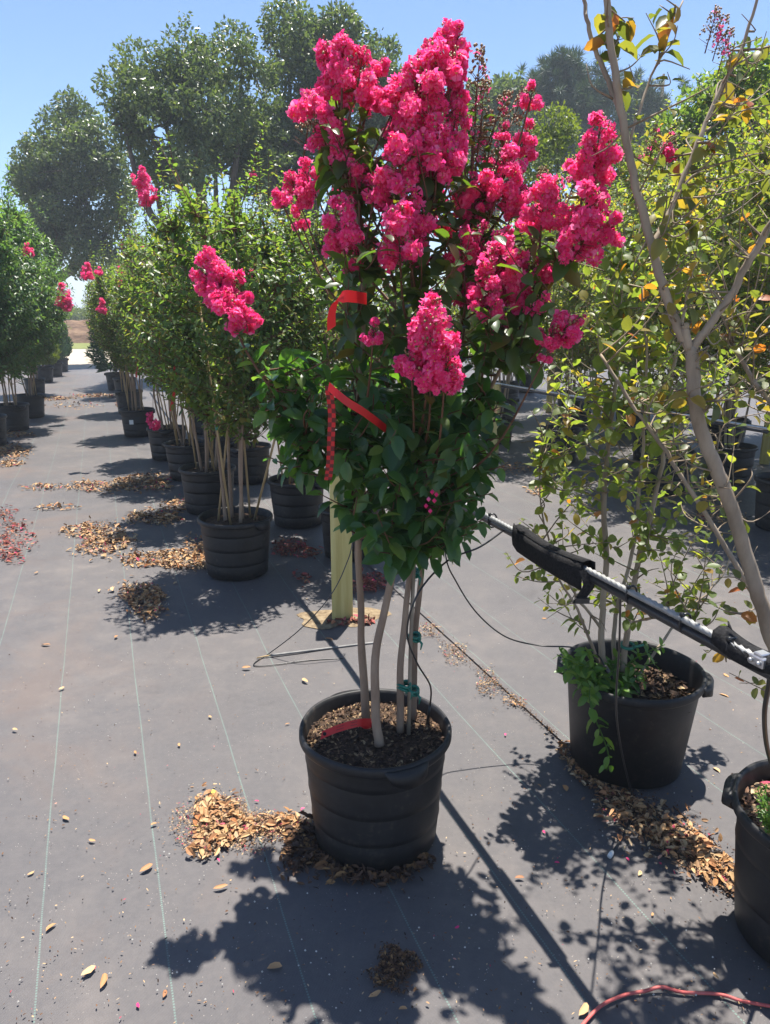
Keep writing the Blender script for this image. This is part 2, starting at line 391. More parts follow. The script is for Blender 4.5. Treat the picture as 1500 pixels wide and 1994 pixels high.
def cloth_mat(name, phase):
    """woven black ground cloth, faded and dusty, with pale green marker threads every foot"""
    m, t, b = nt(name)
    pos = geopos(t)
    mp = t.nodes.new('ShaderNodeMapping'); mp.vector_type = 'POINT'
    mp.inputs['Rotation'].default_value = (0, 0, ROW_AZ)      # x across the rows, y along them
    t.links.new(pos, mp.inputs['Vector'])
    sx = t.nodes.new('ShaderNodeSeparateXYZ'); t.links.new(mp.outputs[0], sx.inputs[0])
    X, Y = sx.outputs[0], sx.outputs[1]
    # weave
    wx = math_n(t, 'SINE', math_n(t, 'MULTIPLY', X, 2 * math.pi / 0.0042))
    wy = math_n(t, 'SINE', math_n(t, 'MULTIPLY', Y, 2 * math.pi / 0.0042))
    weave = math_n(t, 'MULTIPLY', wx, wy)
    big = noise(t, 0.8, 6, 0.62, pos); mid = noise(t, 6, 6, 0.65, pos); fine = noise(t, 130, 3, 0.6, pos)
    base = mixc(t, math_n(t, 'MULTIPLY_ADD', weave, 0.5, 0.5), (.034, .032, .036), (.080, .076, .081))
    base = mixc(t, math_n(t, 'MULTIPLY', fine, 0.5), base, (.098, .092, .097))
    dust = ramp(t, [(.42, (0, 0, 0)), (.72, (1, 1, 1))]); t.links.new(big, dust.inputs[0])
    dust2 = ramp(t, [(.45, (0, 0, 0)), (.75, (1, 1, 1))]); t.links.new(mid, dust2.inputs[0])
    df = math_n(t, 'MULTIPLY', math_n(t, 'MULTIPLY_ADD', dust.outputs[0], 0.9, 0.16), math_n(t, 'MULTIPLY_ADD', dust2.outputs[0], 0.75, 0.30))
    base = mixc(t, df, base, (.155, .132, .120))
    gr = ramp(t, [(.38, (0, 0, 0)), (.66, (1, 1, 1))]); t.links.new(noise(t, 38, 5, 0.7, pos), gr.inputs[0])
    base = mixc(t, math_n(t, 'MULTIPLY', gr.outputs[0], 0.20), base, (.145, .130, .125))
    # trodden soil in the aisle
    so = ramp(t, [(.50, (0, 0, 0)), (.64, (1, 1, 1))]); t.links.new(noise(t, 1.1, 8, 0.68, pos, .6), so.inputs[0])
    am = t.nodes.new('ShaderNodeMapRange'); am.inputs[1].default_value = 0.5; am.inputs[2].default_value = -0.6; t.links.new(X, am.inputs[0])
    base = mixc(t, math_n(t, 'MULTIPLY', math_n(t, 'MULTIPLY', so.outputs[0], am.outputs[0]), 0.55), base, (.125, .088, .072))
    # dark damp stains
    st = ramp(t, [(.30, (1, 1, 1)), (.40, (0, 0, 0))]); t.links.new(noise(t, 1.6, 7, 0.7, pos), st.inputs[0])
    base = mixc(t, math_n(t, 'MULTIPLY', st.outputs[0], 0.35), base, (.030, .026, .026))
    sk = t.nodes.new('ShaderNodeTexVoronoi'); sk.inputs['Scale'].default_value = 95; t.links.new(pos, sk.inputs['Vector'])
    speck = math_n(t, 'MULTIPLY', math_n(t, 'LESS_THAN', sk.outputs['Distance'], 0.14), math_n(t, 'GREATER_THAN', noise(t, 14, 3, .6, pos), 0.56))
    base = mixc(t, math_n(t, 'MULTIPLY', speck, 0.55), base, (.34, .30, .26))
    # marker threads
    per = 0.31
    fx = math_n(t, 'FRACT', math_n(t, 'ADD', math_n(t, 'DIVIDE', math_n(t, 'ADD', X, math_n(t, 'MULTIPLY', noise(t, 1.2, 2, .5, pos), 0.02)), per), phase))
    d = math_n(t, 'ABSOLUTE', math_n(t, 'SUBTRACT', fx, 0.5))
    on = math_n(t, 'LESS_THAN', d, 0.0030 / per * 0.75)
    dash = math_n(t, 'GREATER_THAN', math_n(t, 'SINE', math_n(t, 'MULTIPLY', Y, 2 * math.pi / 0.008)), -0.5)
    on = math_n(t, 'MULTIPLY', math_n(t, 'MULTIPLY', on, dash), math_n(t, 'MULTIPLY_ADD', mid, 0.9, 0.02))
    base = mixc(t, on, base, (.15, .26, .22))
    t.links.new(base, b.inputs['Base Color'])
    b.inputs['Roughness'].default_value = 0.55; b.inputs['Specular IOR Level'].default_value = 0.45
    h = math_n(t, 'ADD', math_n(t, 'MULTIPLY', weave, 0.5), math_n(t, 'MULTIPLY', fine, 0.8))
    bn = t.nodes.new('ShaderNodeBump'); bn.inputs['Strength'].default_value = 0.5; bn.inputs['Distance'].default_value = 0.0018
    t.links.new(h, bn.inputs['Height'])
    t.links.new(bn.outputs[0], b.inputs['Normal'])
    return m
def thread_phase(px, py):
    x = float(np.dot(G(px, py), LAT)); return 0.5 - (x / 0.31) % 1.0
M['cloth'] = cloth_mat('cloth', thread_phase(345, 1950))
M['cloth2'] = cloth_mat('cloth2', thread_phase(1300, 1830))
def sand_mat():
    m, t, b = nt('sand'); pos = geopos(t)
    n = noise(t, 3, 8, .7, pos); n2 = noise(t, 60, 4, .6, pos)
    c = mixc(t, n, (.34, .29, .23), (.52, .46, .38)); c = mixc(t, math_n(t, 'MULTIPLY', n2, .5), c, (.26, .22, .17))
    big = ramp(t, [(.5, (0, 0, 0)), (.62, (1, 1, 1))]); t.links.new(noise(t, .05, 3, .5, pos), big.inputs[0])
    t.links.new(c, b.inputs['Base Color']); b.inputs['Roughness'].default_value = .95
    b.inputs['Specular IOR Level'].default_value = .1; bump(t, b, n2, .6, .02)
    return m
M['sand'] = sand_mat()
M['grass'] = noisy_mat('grass', [(.3, (.09, .12, .03)), (.7, (.22, .22, .08))], 2, .95, .1, .5, .05, 8)
M['dirt'] = noisy_mat('dirt', [(.3, (.06, .035, .022)), (.5, (.13, .08, .05)), (.75, (.24, .16, .10))], 1.5, .95, .1, .9, .15, 9)

rng0 = np.random.default_rng(7)

# ---------------------------------------------------------------- ground
def sheet(name, corners, z, mat, nx=1, ny=1, zf=None):
    c = [np.asarray(p, dtype=float) for p in corners]
    V = []
    for j in range(ny + 1):
        for i in range(nx + 1):
            a = c[0] * (1 - i / nx) + c[1] * (i / nx); d = c[3] * (1 - i / nx) + c[2] * (i / nx)
            p = a * (1 - j / ny) + d * (j / ny); V.append((p[0], p[1], z))
    V = np.array(V)
    if zf is not None: V[:, 2] += zf(V)
    q = [(j * (nx + 1) + i, j * (nx + 1) + i + 1, (j + 1) * (nx + 1) + i + 1, (j + 1) * (nx + 1) + i) for j in range(ny) for i in range(nx)]
    o = obj(name, np_mesh(name, V, [q], mat)); o['kind'] = 'structure'; return o
tag(sheet('ground', [(-600, -60), (600, -60), (600, 900), (-600, 900)], -0.012, M['sand']), 'pale sandy ground beyond the end of the black cloth', 'ground', kind='structure')
def ripple(V):
    return 0.003 * np.sin(V[:, 0] * 5.1 + V[:, 1] * 2.3) * np.sin(V[:, 0] * 1.7 - V[:, 1] * 3.1) + 0.0015 * np.sin(V[:, 0] * 13 + np.sin(V[:, 1] * 4) * 2) * np.sin(V[:, 1] * 9 + V[:, 0]) + 0.0035
SEAM = float(np.dot(G(1085, 1440), LAT))
a = sheet('ground_cloth', [RL(-4, -9)[:2], RL(-4, SEAM + .02)[:2], RL(25.5, SEAM + .02)[:2], RL(25.5, -9)[:2]], 0.0, M['cloth'], 110, 150, ripple)
tag(a, 'faded black woven ground cloth of the aisle and first plant row', 'ground cloth', kind='structure')
a = sheet('ground_cloth', [RL(-6, SEAM)[:2], RL(-6, 26)[:2], RL(25.5, 26)[:2], RL(25.5, SEAM)[:2]], 0.009, M['cloth2'], 150, 110, ripple)
tag(a, 'overlapping second sheet of black ground cloth beyond the dark seam', 'ground cloth', kind='structure')
# far end of the aisle: lawn strip, soil bank
def far_at(px, y):
    return P(px, 640, y)[0]
a = sheet('lawn', [(-70, 38), (40, 38), (40, 46), (-70, 46)], 0.0, M['grass'], 30, 6)
tag(a, 'dry strip of lawn in front of the brown soil bank', 'lawn', kind='structure')
def bankz(V):
    y = (V[:, 1] - 46) / 12
    n = np.sin(V[:, 0] * .9) * .25 + np.sin(V[:, 0] * 2.3 + V[:, 1]) * .16 + np.sin(V[:, 0] * 5.1 + V[:, 1] * 3) * .07
    return np.clip(np.sin(np.clip(y, 0, 1) * math.pi), 0, 1) ** .6 * (1.25 + n)
a = sheet('soil_bank', [(-70, 46), (40, 46), (40, 58), (-70, 58)], -0.005, M['dirt'], 160, 24, bankz)
tag(a, 'low bank of bare brown soil at the end of the aisle', 'soil bank', kind='structure')

# ---------------------------------------------------------------- background trees
def clump_leaves(L, rng, c, r, n, size, up=0.35, flat=0.8):
    d = unit(rng.normal(size=(n, 3))); rad = r * (0.35 + 0.65 * rng.random(n) ** 0.5)
    p = c + d * rad[:, None] * np.array((1, 1, flat))
    a = unit(d * .6 + rng.normal(size=(n, 3)) * .8); nn = unit(d * .7 + rng.normal(size=(n, 3)) * .6 + np.array((0, 0, up)))
    s = size * rng.uniform(.7, 1.3, n)
    L.add(p, a, nn, s, s * .55)
def lobed_tree(name, label, cat, lobes, Y, trunk_px, leafm, seed, dens=60, leaf=.13, spread=1.2, group=None, clump_r=.55, trunk_r=.28, base_px=None):
    """lobes: (px, py, r_px) circles of the crown at distance Y"""
    rng = np.random.default_rng(seed)
    base = P(trunk_px, 640, Y); base[2] = 0
    t = thing(name, label, cat, base, group)
    k = Y / 1480.0
    L = Leaves(); tb = MB(); tr = MB()
    cs = []
    for (x, y, r) in lobes:
        R = r * k; c0 = P(x, y, Y + rng.uniform(-1, 1) * spread) - base
        n = max(5, int(2.9 * (R / clump_r) ** 2))
        d = unit(rng.normal(size=(n, 3))); rad = R * (.40 + .78 * rng.random(n) ** .7)
        for i in range(n):
            c = c0 + d[i] * rad[i] * np.array((1, 1.2, .95))
            rr = clump_r * rng.choice([.35, .5, .7, .9, 1.15]) * rng.uniform(.85, 1.15)
            clump_leaves(L, rng, c, rr, int(dens * rr * rr / clump_r ** 2), leaf)
            cs.append((c, c0))
            for _k in range(3):
                cc = c0 + unit(d[i] + rng.normal(size=3) * .35) * R * rng.uniform(.85, 1.45); clump_leaves(L, rng, cc, clump_r * rng.uniform(.18, .42), int(dens * .06), leaf * .9)
    top = np.mean([c for c, _ in cs], axis=0)
    fork = np.array((0, 0, max(1.2, top[2] * .42)))
    tr.tube(spline([(0, 0, -.1), (0.1, 0, fork[2] * .5), fork], 5), np.linspace(trunk_r, trunk_r * .75, 11), 10)
    done = set()
    for c, c0 in cs:
        key = tuple(np.round(c0, 2))
        if key not in done:
            done.add(key)
            mid = fork * .5 + c0 * .5 + rng.normal(size=3) * .3
            tb.tube(spline([fork, mid, c0], 4), np.linspace(trunk_r * .5, trunk_r * .13, 9), 6)
        if rng.random() < .55:
            tb.tube(spline([c0, (c + c0) / 2 + rng.normal(size=3) * .15, c], 2), np.linspace(trunk_r * .13, .01, 5), 4)
    obj('trunk', tr.mesh('trunk', M['bark_oak']), t); obj('branches', tb.mesh('branches', M['bark_oak']), t)
    o = obj('crown', leaves_mesh('crown', L.arrays(), DIA, leafm, smooth=False), t); o['kind'] = 'stuff'
    return t
G_OAK = None
lobed_tree('oak_tree', 'tall dark oak with wide rounded crown rising behind the flowering staked row', 'tree',
           [(285, 250, 55), (300, 165, 42), (355, 120, 45), (420, 125, 50), (470, 150, 50), (400, 215, 85), (330, 260, 70), (480, 260, 80), (420, 320, 70), (300, 330, 60), (240, 240, 28), (500, 330, 50)],
           20, 420, M['leaf_oak'], 11, dens=520, leaf=.115)
lobed_tree('oak_tree', 'tallest dark oak, its crown directly behind the big pink flower heads', 'tree',
           [(560, 110, 50), (605, 70, 42), (650, 50, 34), (690, 105, 50), (740, 130, 38), (590, 190, 80), (670, 200, 85), (745, 220, 60), (560, 280, 70), (640, 310, 70), (760, 300, 60), (830, 260, 60), (560, 350, 45)],
           22, 610, M['leaf_oak'], 12, dens=520, leaf=.125)
lobed_tree('oak_tree', 'smaller dark oak standing alone against the sky beyond the aisle', 'tree',
           [(150, 240, 32), (110, 275, 38), (190, 285, 42), (80, 320, 34), (140, 330, 55), (205, 350, 50), (100, 390, 50), (170, 410, 60), (70, 350, 28), (150, 470, 50), (230, 420, 40), (110, 470, 50), (190, 480, 50), (80, 430, 40)],
           26, 75, M['leaf_oak'], 13, dens=480, leaf=.14, clump_r=.6)
lobed_tree('oak_tree', 'distant blue green oak beside the pine', 'tree',
           [(955, 185, 32), (925, 215, 36), (990, 205, 32), (960, 250, 45), (1000, 270, 40), (910, 290, 45), (960, 330, 45)],
           32, 955, M['leaf_oak'], 14, dens=260, leaf=.22, clump_r=.7)
def pine(name, label, lobes, Y, tx, seed):
    rng = np.random.default_rng(seed)
    base = P(tx, 640, Y); base[2] = 0
    t = thing(name, label, 'tree', base)
    k = Y / 1480.; L = Leaves(); tb = MB(); tr = MB()
    top = P(tx, 125, Y)[2]
    tr.tube([(0, 0, -.1), (0, 0, top * .5), (0, 0, top - .4)], [.35, .25, .06], 8)
    for (x, y, r) in lobes:
        R = r * k
        for _ in range(int(10 * (r / 30) ** 2)):
            c = P(x, y, Y) - base + unit(rng.normal(size=3)) * R * rng.random() ** .4
            tb.tube([(0, 0, max(1, c[2] - .9)), c], [.05, .015], 4)
            for _ in range(7):
                cc = c + rng.normal(size=3) * .33
                n = 46; d = unit(rng.normal(size=(n, 3)) + np.array((0, 0, .55)))
                L.add(np.repeat(cc[None], n, 0), d, rng.normal(size=(n, 3)), rng.uniform(.30, .48, n), np.full(n, .035))
    obj('trunk', tr.mesh('trunk', M['bark_oak']), t); obj('branches', tb.mesh('branches', M['bark_oak']), t)
    o = obj('crown', leaves_mesh('crown', L.arrays(), DIA, M['leaf_pine'], smooth=False), t); o['kind'] = 'stuff'
pine('pine_tree', 'broad dark green pine with rounded needle tufts behind the right rows',
     [(1110, 150, 32), (1075, 175, 36), (1145, 170, 36), (1110, 215, 45), (1055, 225, 36), (1170, 225, 36), (1090, 280, 45), (1150, 285, 45), (1045, 165, 16)], 36, 1115, 21)
pine('pine_tree', 'lower pine half hidden behind the bare leaning trunk', [(1250, 175, 24), (1235, 205, 26), (1275, 210, 28), (1250, 260, 38), (1220, 260, 30)], 38, 1250, 22)
for i, (lb, lobes, Y, tx, mm) in enumerate([
    ('pale green feathery young tree below the dark pine', [(1085, 260, 24), (1060, 300, 34), (1110, 310, 34), (1075, 360, 45), (1130, 370, 40)], 15, 1085, 'leaf_hedge'),
    ('bright green leafy tree behind the right hand plant rows', [(1380, 190, 40), (1420, 160, 40), (1460, 180, 45), (1360, 250, 50), (1440, 260, 60), (1500, 240, 50), (1520, 160, 40), (1340, 320, 45), (1420, 350, 60)], 10, 1430, 'leaf_row'),
    ('light green leafy tree between the pine and the leaning trunk', [(1190, 330, 40), (1240, 310, 40), (1280, 280, 40), (1160, 390, 45), (1230, 390, 55), (1300, 360, 55), (1200, 460, 55), (1290, 450, 55)], 13, 1230, 'leaf_hedge')]):
    lobed_tree('leafy_tree', lb, 'tree', lobes, Y, tx, M[mm], 30 + i, dens=260, leaf=.085, clump_r=.32, trunk_r=.09, spread=.6)
# far tree line, a mass behind everything
L = Leaves(); rng = np.random.default_rng(5)
for i in range(420):
    x = rng.uniform(-95, 80); y = rng.uniform(70, 84); h = 2.0 + 2.4 * (0.5 + .5 * math.sin(x * .21 + 1.3 * math.sin(x * .07))) * rng.uniform(.6, 1.2)
    if -40 < x < -14: h *= .62
    clump_leaves(L, rng, np.array((x, y, rng.uniform(.2, 1) * h)), 1.5, 120, .42)
o = obj('distant_wood', leaves_mesh('distant_wood', L.arrays(), DIA, M['leaf_far'], smooth=False)); tag(o, 'hazy green line of far woodland closing the horizon', 'woodland', kind='stuff')
for i, (px, w, lb) in enumerate([(150, 2.6, 'round light green bush on the soil bank seen down the aisle'), (178, 2.0, 'lower light green bush beside it on the soil bank top'), (205, 2.2, 'yellow green bush behind the bank, touching the staked row')]):
    Y = 60; b = P(px, 640, Y); b[2] = 0
    t = thing('bush', lb, 'bush', b); L = Leaves(); tr = MB()
    for _ in range(40):
        c = unit(rng.normal(size=3)) * rng.random() ** .4 * np.array((w * .55, w * .5, .75)) + np.array((0, 0, 1.25)); c[2] = max(.3, c[2])
        clump_leaves(L, rng, c, .45, 120, .17)
    for _ in range(5): tr.tube([(rng.normal() * .1, 0, -.05), (rng.normal() * .5, rng.normal() * .4, 1.5)], [.05, .02], 5)
    o = obj('foliage', leaves_mesh('foliage', L.arrays(), DIA, M['leaf_hedge'], smooth=False), t); o['kind'] = 'stuff'
    obj('stems', tr.mesh('stems', M['bark_oak']), t)

# ---------------------------------------------------------------- flower heads
def floret(rng):
    V = []; T = []
    for k in range(6):
        a = k * math.pi / 3 + rng.normal() * .15; tilt = rng.uniform(-.2, .5)
        ca, sa = math.cos(a), math.sin(a)
        w = rng.uniform(.42, .6)
        pl = [(.18, 0, 0), (.5, -w * .45, rng.normal() * .12), (.5, w * .45, rng.normal() * .12), (.95, -w, rng.normal() * .22), (1.12, 0, rng.normal() * .25), (.95, w, rng.normal() * .22), (.72, 0, rng.normal() * .1 - .05)]
        b = len(V)
        for (r, s, z) in pl:
            V.append((r * ca - s * sa, r * sa + s * ca, z + tilt * r))
        T += [(b, b + 1, b + 6), (b, b + 6, b + 2), (b + 1, b + 3, b + 6), (b + 3, b + 4, b + 6), (b + 4, b + 5, b + 6), (b + 5, b + 2, b + 6)]
    return np.array(V), np.array(T)
OCT = (np.array([(1, 0, 0), (-1, 0, 0), (0, 1, 0), (0, -1, 0), (0, 0, 1.2), (0, 0, -1.2)]), np.array([(0, 2, 4), (2, 1, 4), (1, 3, 4), (3, 0, 4), (2, 0, 5), (1, 2, 5), (3, 1, 5), (0, 3, 5)]))
def panicle(name, seed, h, r, n, fr=.0135, buds=34, stems=True):
    """a flower head: base at the origin, axis +z"""
    rng = np.random.default_rng(seed)
    flo = [floret(rng) for _ in range(5)]
    V = []; T = []; MI = []; nv = 0
    def put(v, t, mi):
        nonlocal nv
        V.append(v); T.append(t + nv); MI.append(np.full(len(t), mi)); nv += len(v)
    lumps = []
    for i in range(max(7, n // 14)):
        z = rng.random() ** 1.15; a = rng.uniform(0, 6.28); q = r * (1 - .72 * z) * rng.uniform(.45, 1.12) * min(1, .55 + z * 2.5)
        lumps.append((np.array((math.cos(a) * q, math.sin(a) * q, z * h)), r * rng.uniform(.16, .34)))
    for i in range(n):
        c, lr = lumps[rng.integers(len(lumps))]
        e = unit(rng.normal(size=3) + np.array((0, 0, .25))); p = c + e * lr * (.55 + .6 * rng.random())
        d = unit(e + .5 * unit(p - np.array((0, 0, h * .3))) + rng.normal(size=3) * .4)
        u = unit(np.cross(d, rng.normal(size=3))); w = np.cross(d, u)
        v, t = flo[rng.integers(5)]; s = fr * rng.uniform(.7, 1.2)
        put(p + s * (v[:, 0:1] * u + v[:, 1:2] * w + v[:, 2:3] * d), t, 0)
        put(p + d * s * .12 + OCT[0] * s * .14, OCT[1], 1)
    for i in range(buds):
        z = rng.uniform(.35, 1.12); a = rng.uniform(0, 6.28); q = r * (1.05 - .75 * min(z, 1)) * rng.uniform(.4, 1.15)
        put(np.array((math.cos(a) * q, math.sin(a) * q, z * h)) + OCT[0] * .0042 * rng.uniform(.7, 1.2), OCT[1], 2)
    if stems:
        mb = MB(); mb.tube([(0, 0, -.02), (0, 0, h * .5), (0, 0, h * 1.02)], [.0026, .0018, .0008], 4)
        for i in range(14):
            z = rng.uniform(.05, .8); a = rng.uniform(0, 6.28); q = r * (1 - .6 * z) * .8
            mb.tube([(0, 0, z * h * .85), (math.cos(a) * q, math.sin(a) * q, z * h + .012)], [.0012, .0008], 3)
        v = np.concatenate(mb.v); qd = np.concatenate(mb.q); tt = np.concatenate(mb.t)
        t = np.concatenate([qd[:, [0, 1, 2]], qd[:, [0, 2, 3]], tt]); put(v, t, 3)
    return np_mesh(name, np.concatenate(V), [np.concatenate(T)], [M['petal'], M['stamen'], M['bud'], M['twig']], True, np.concatenate(MI))
PAN = {'big': [panicle('flower_head', 101 + i, .20, .085, 360) for i in range(3)],
       'mid': [panicle('flower_head', 111 + i, .12, .062, 190) for i in range(4)],
       'small': [panicle('flower_head', 121 + i, .065, .036, 66, buds=14) for i in range(3)],
       'seed': [panicle('flower_head', 131 + i, .13, .05, 6, fr=.009, buds=80) for i in range(2)]}
def put_flower(parent, p, axis, r, rng, kind=None):
    """r: wanted half width in metres; p: centre"""
    if kind is None: kind = 'big' if r > .068 else 'mid' if r > .040 else 'small'
    r0 = {'big': .085, 'mid': .062, 'small': .036, 'seed': .05}[kind]; h0 = {'big': .20, 'mid': .12, 'small': .065, 'seed': .13}[kind]
    s = r / r0
    o = obj('flower_head', PAN[kind][rng.integers(len(PAN[kind]))], parent)
    ax = Vector(unit(axis)); q = ax.to_track_quat('Z', 'Y')
    o.rotation_mode = 'QUATERNION'
    from mathutils import Quaternion
    o.rotation_quaternion = q @ Quaternion((0, 0, 1), rng.uniform(0, 6.28))
    o.scale = (s,) * 3
    o.location = Vector(p) - ax * (h0 * s * .45)
    return o

# ---------------------------------------------------------------- pots
def pot_meshes(R=.235, r=.19, h=.38, seed=0, n=48, soil_drop=.045, ribs=3):
    rng = np.random.default_rng(seed)
    ph = rng.uniform(0, 6.28, 4); am = rng.uniform(.002, .007, 4)
    wob = lambda a, z: (am[0] * np.cos(2 * a + ph[0]) + am[1] * np.cos(3 * a + ph[1] + z * 9) + am[2] * np.cos(5 * a + ph[2] - z * 14)) * min(1, z / h + .3)
    Rb = R - .014
    rad = lambda z: r + (Rb - r) * (z / h)
    prof = [(r * .25, .003), (r * .9, .003), (r, .012)]
    zs = [h * (i + 1) / (ribs + 1) for i in range(ribs)]
    for z in zs:
        prof += [(rad(z), z - .012), (rad(z) - .0028, z - .003), (rad(z) - .0028, z), (rad(z) + .0028, z + .003), (rad(z) + .0018, z + .02)]
    prof += [(rad(h - .035), h - .035)]
    body = MB(); body.lathe(prof, n, wob)
    inner = [(rad(h - .035), h - .035), (Rb - .004, h - .012), (Rb - .006, h - .004), (rad(h - soil_drop) - .010, h - soil_drop - .03)]
    rim = MB()
    rim.lathe([(rad(h - .035) - .0006, h - .037), (R - .003, h - .032), (R, h - .026), (R, h - .008), (R - .005, h), (R - .012, h - .002), (R - .016, h - .012), (rad(h - soil_drop) - .008, h - soil_drop - .035)], n, wob)
    hands = []
    for k in (0, 1):
        hb = MB(); a0 = 0.0 if k == 0 else math.pi
        an = np.linspace(-.30, .30, 9) + a0
        for i, (dr0, dr1, z0, z1) in enumerate([(0, 0, 0, 0)]):
            V = []
            for j, a in enumerate(an):
                e = math.sin(math.pi * j / 8) ** .5
                w = 1 + float(wob(np.array([a]), h)[0])
                for (rr, z) in [(R * w - .006, h - .006), (R * w + .020 * e, h - .010), (R * w + .022 * e, h - .045 * e - .012), (R * w - .008, h - .055 * e - .014)]:
                    V.append((math.cos(a) * rr, math.sin(a) * rr, z))
            q = [(j * 4 + b, j * 4 + (b + 1) % 4, (j + 1) * 4 + (b + 1) % 4, (j + 1) * 4 + b) for j in range(8) for b in range(4)]
            hb.add(V, q)
        hands.append(hb.mesh('handle', M['pot']))
    so = MB(); m = 14; nn = 36; V = [(0, 0, h - soil_drop + .012)]; T = []; Q = []
    Rs = rad(h - soil_drop) - .006
    for i in range(1, m + 1):
        for j in range(nn):
            a = j * 2 * math.pi / nn; rr = Rs * i / m
            z = h - soil_drop + .012 * (1 - (i / m) ** 2) + rng.normal() * .004 * (i < m)
            V.append((math.cos(a) * rr, math.sin(a) * rr, z))
    for j in range(nn): T.append((0, 1 + j, 1 + (j + 1) % nn))
    for i in range(m - 1):
        for j in range(nn):
            Q.append((1 + i * nn + j, 1 + (i + 1) * nn + j, 1 + (i + 1) * nn + (j + 1) % nn, 1 + i * nn + (j + 1) % nn))
    so.add(V, Q, T)
    return dict(body=body.mesh('pot', M['pot']), rim=rim.mesh('rim', M['pot']), hands=hands, soil=so.mesh('soil', M['soil']), top=h - soil_drop, Rs=Rs)
def chips_mesh(name, rng, pts, size, mat, flat=.35, tmpl=None):
    n = len(pts); L = Leaves()
    a = rng.normal(size=(n, 3)); a[:, 2] *= flat; nn = rng.normal(size=(n, 3)) * flat; nn[:, 2] += 1
    s = size * rng.uniform(.5, 1.4, n)
    p = np.asarray(pts) - unit(a) * s[:, None] * .5
    p[:, 2] = np.maximum(p[:, 2], np.asarray(pts)[:, 2])
    L.add(p, a, nn, s, s * rng.uniform(.25, .6, n))
    return leaves_mesh(name, L.arrays(), tmpl or HEX, mat, smooth=False)
def put_pot(root, pm, mulch_mesh=None, rz=0.0, hands=True):
    p = obj('pot', pm['body'], root); p.rotation_euler = (0, 0, rz)
    obj('rim', pm['rim'], p)
    if hands:
        for hm in pm['hands']: obj('handle', hm, p)
    s = obj('soil', pm['soil'], root)
    if mulch_mesh: m = obj('mulch', mulch_mesh, s); m['kind'] = 'stuff'
    return p

# ---------------------------------------------------------------- shoots
def shoot_leaves(L, rng, pts, start, step, size, ratio=.55, droop=.1, pair=True, keep=1.0):
    """opposite leaves along a polyline from parameter start on"""
    seg = np.linalg.norm(np.diff(pts, axis=0), axis=1); cum = np.concatenate([[0], np.cumsum(seg)]); tot = cum[-1]
    n = int(tot * (1 - start) / step)
    if n < 1: return
    s = tot * start + (np.arange(n) + .5) * (tot * (1 - start) / n)
    p = np.stack([np.interp(s, cum, pts[:, k]) for k in range(3)], 1)
    d = unit(np.stack([np.interp(np.minimum(s + .02, tot), cum, pts[:, k]) for k in range(3)], 1) - np.stack([np.interp(np.maximum(s - .02, 0), cum, pts[:, k]) for k in range(3)], 1))
    ref = unit(rng.normal(size=3)); u = unit(np.cross(d, ref)); w = np.cross(d, u)
    ang = np.arange(n) * (math.pi / 2 + .35) + rng.uniform(0, 6.28) + rng.normal(size=n) * .3
    for sg in ((1, -1) if pair else (1,)):
        k = rng.random(n) < keep
        if not k.any(): continue
        side = (np.cos(ang)[:, None] * u + np.sin(ang)[:, None] * w) * sg
        a = side * .85 + d * .45 + np.array((0, 0, -droop)) + rng.normal(size=(n, 3)) * .18
        nn = d * .45 + np.array((0, 0, .95)) + rng.normal(size=(n, 3)) * .34
        l = size * rng.uniform(.65, 1.2, n) * (1 - .35 * (np.arange(n) / max(1, n - 1)) ** 3)
        L.add((p + unit(side) * .003)[k], a[k], nn[k], l[k], (l * ratio * rng.uniform(.85, 1.15, n))[k])
def tip_shoots(rng, L, tw, nodes, targets, size, step=.03, r0=.0035, keep=1.0, ratio=.55, droop=.1, sides=4, bend=.25):
    """grow a shoot to each target from the best node (array of points)"""
    N = np.asarray(nodes)
    for tg in targets:
        d = tg - N; dist = np.linalg.norm(d, axis=1)
        cost = dist + 2.0 * np.maximum(0, .25 * np.linalg.norm(d[:, :2], axis=1) - d[:, 2])
        b = N[int(np.argmin(cost + rng.random(len(N)) * .12))]
        v = tg - b; mid = b + v * .5 + np.array((0, 0, -bend * .4 * np.linalg.norm(v[:2]))) + rng.normal(size=3) * .02
        pts = spline([b, mid, tg], 4)
        tw.tube(pts, np.linspace(r0, r0 * .35, len(pts)), sides, cap=False)
        ln = np.linalg.norm(v)
        st = max(0.0, 1 - .42 / max(ln, .05))
        shoot_leaves(L, rng, pts, st, step, size, ratio, droop, keep=keep)

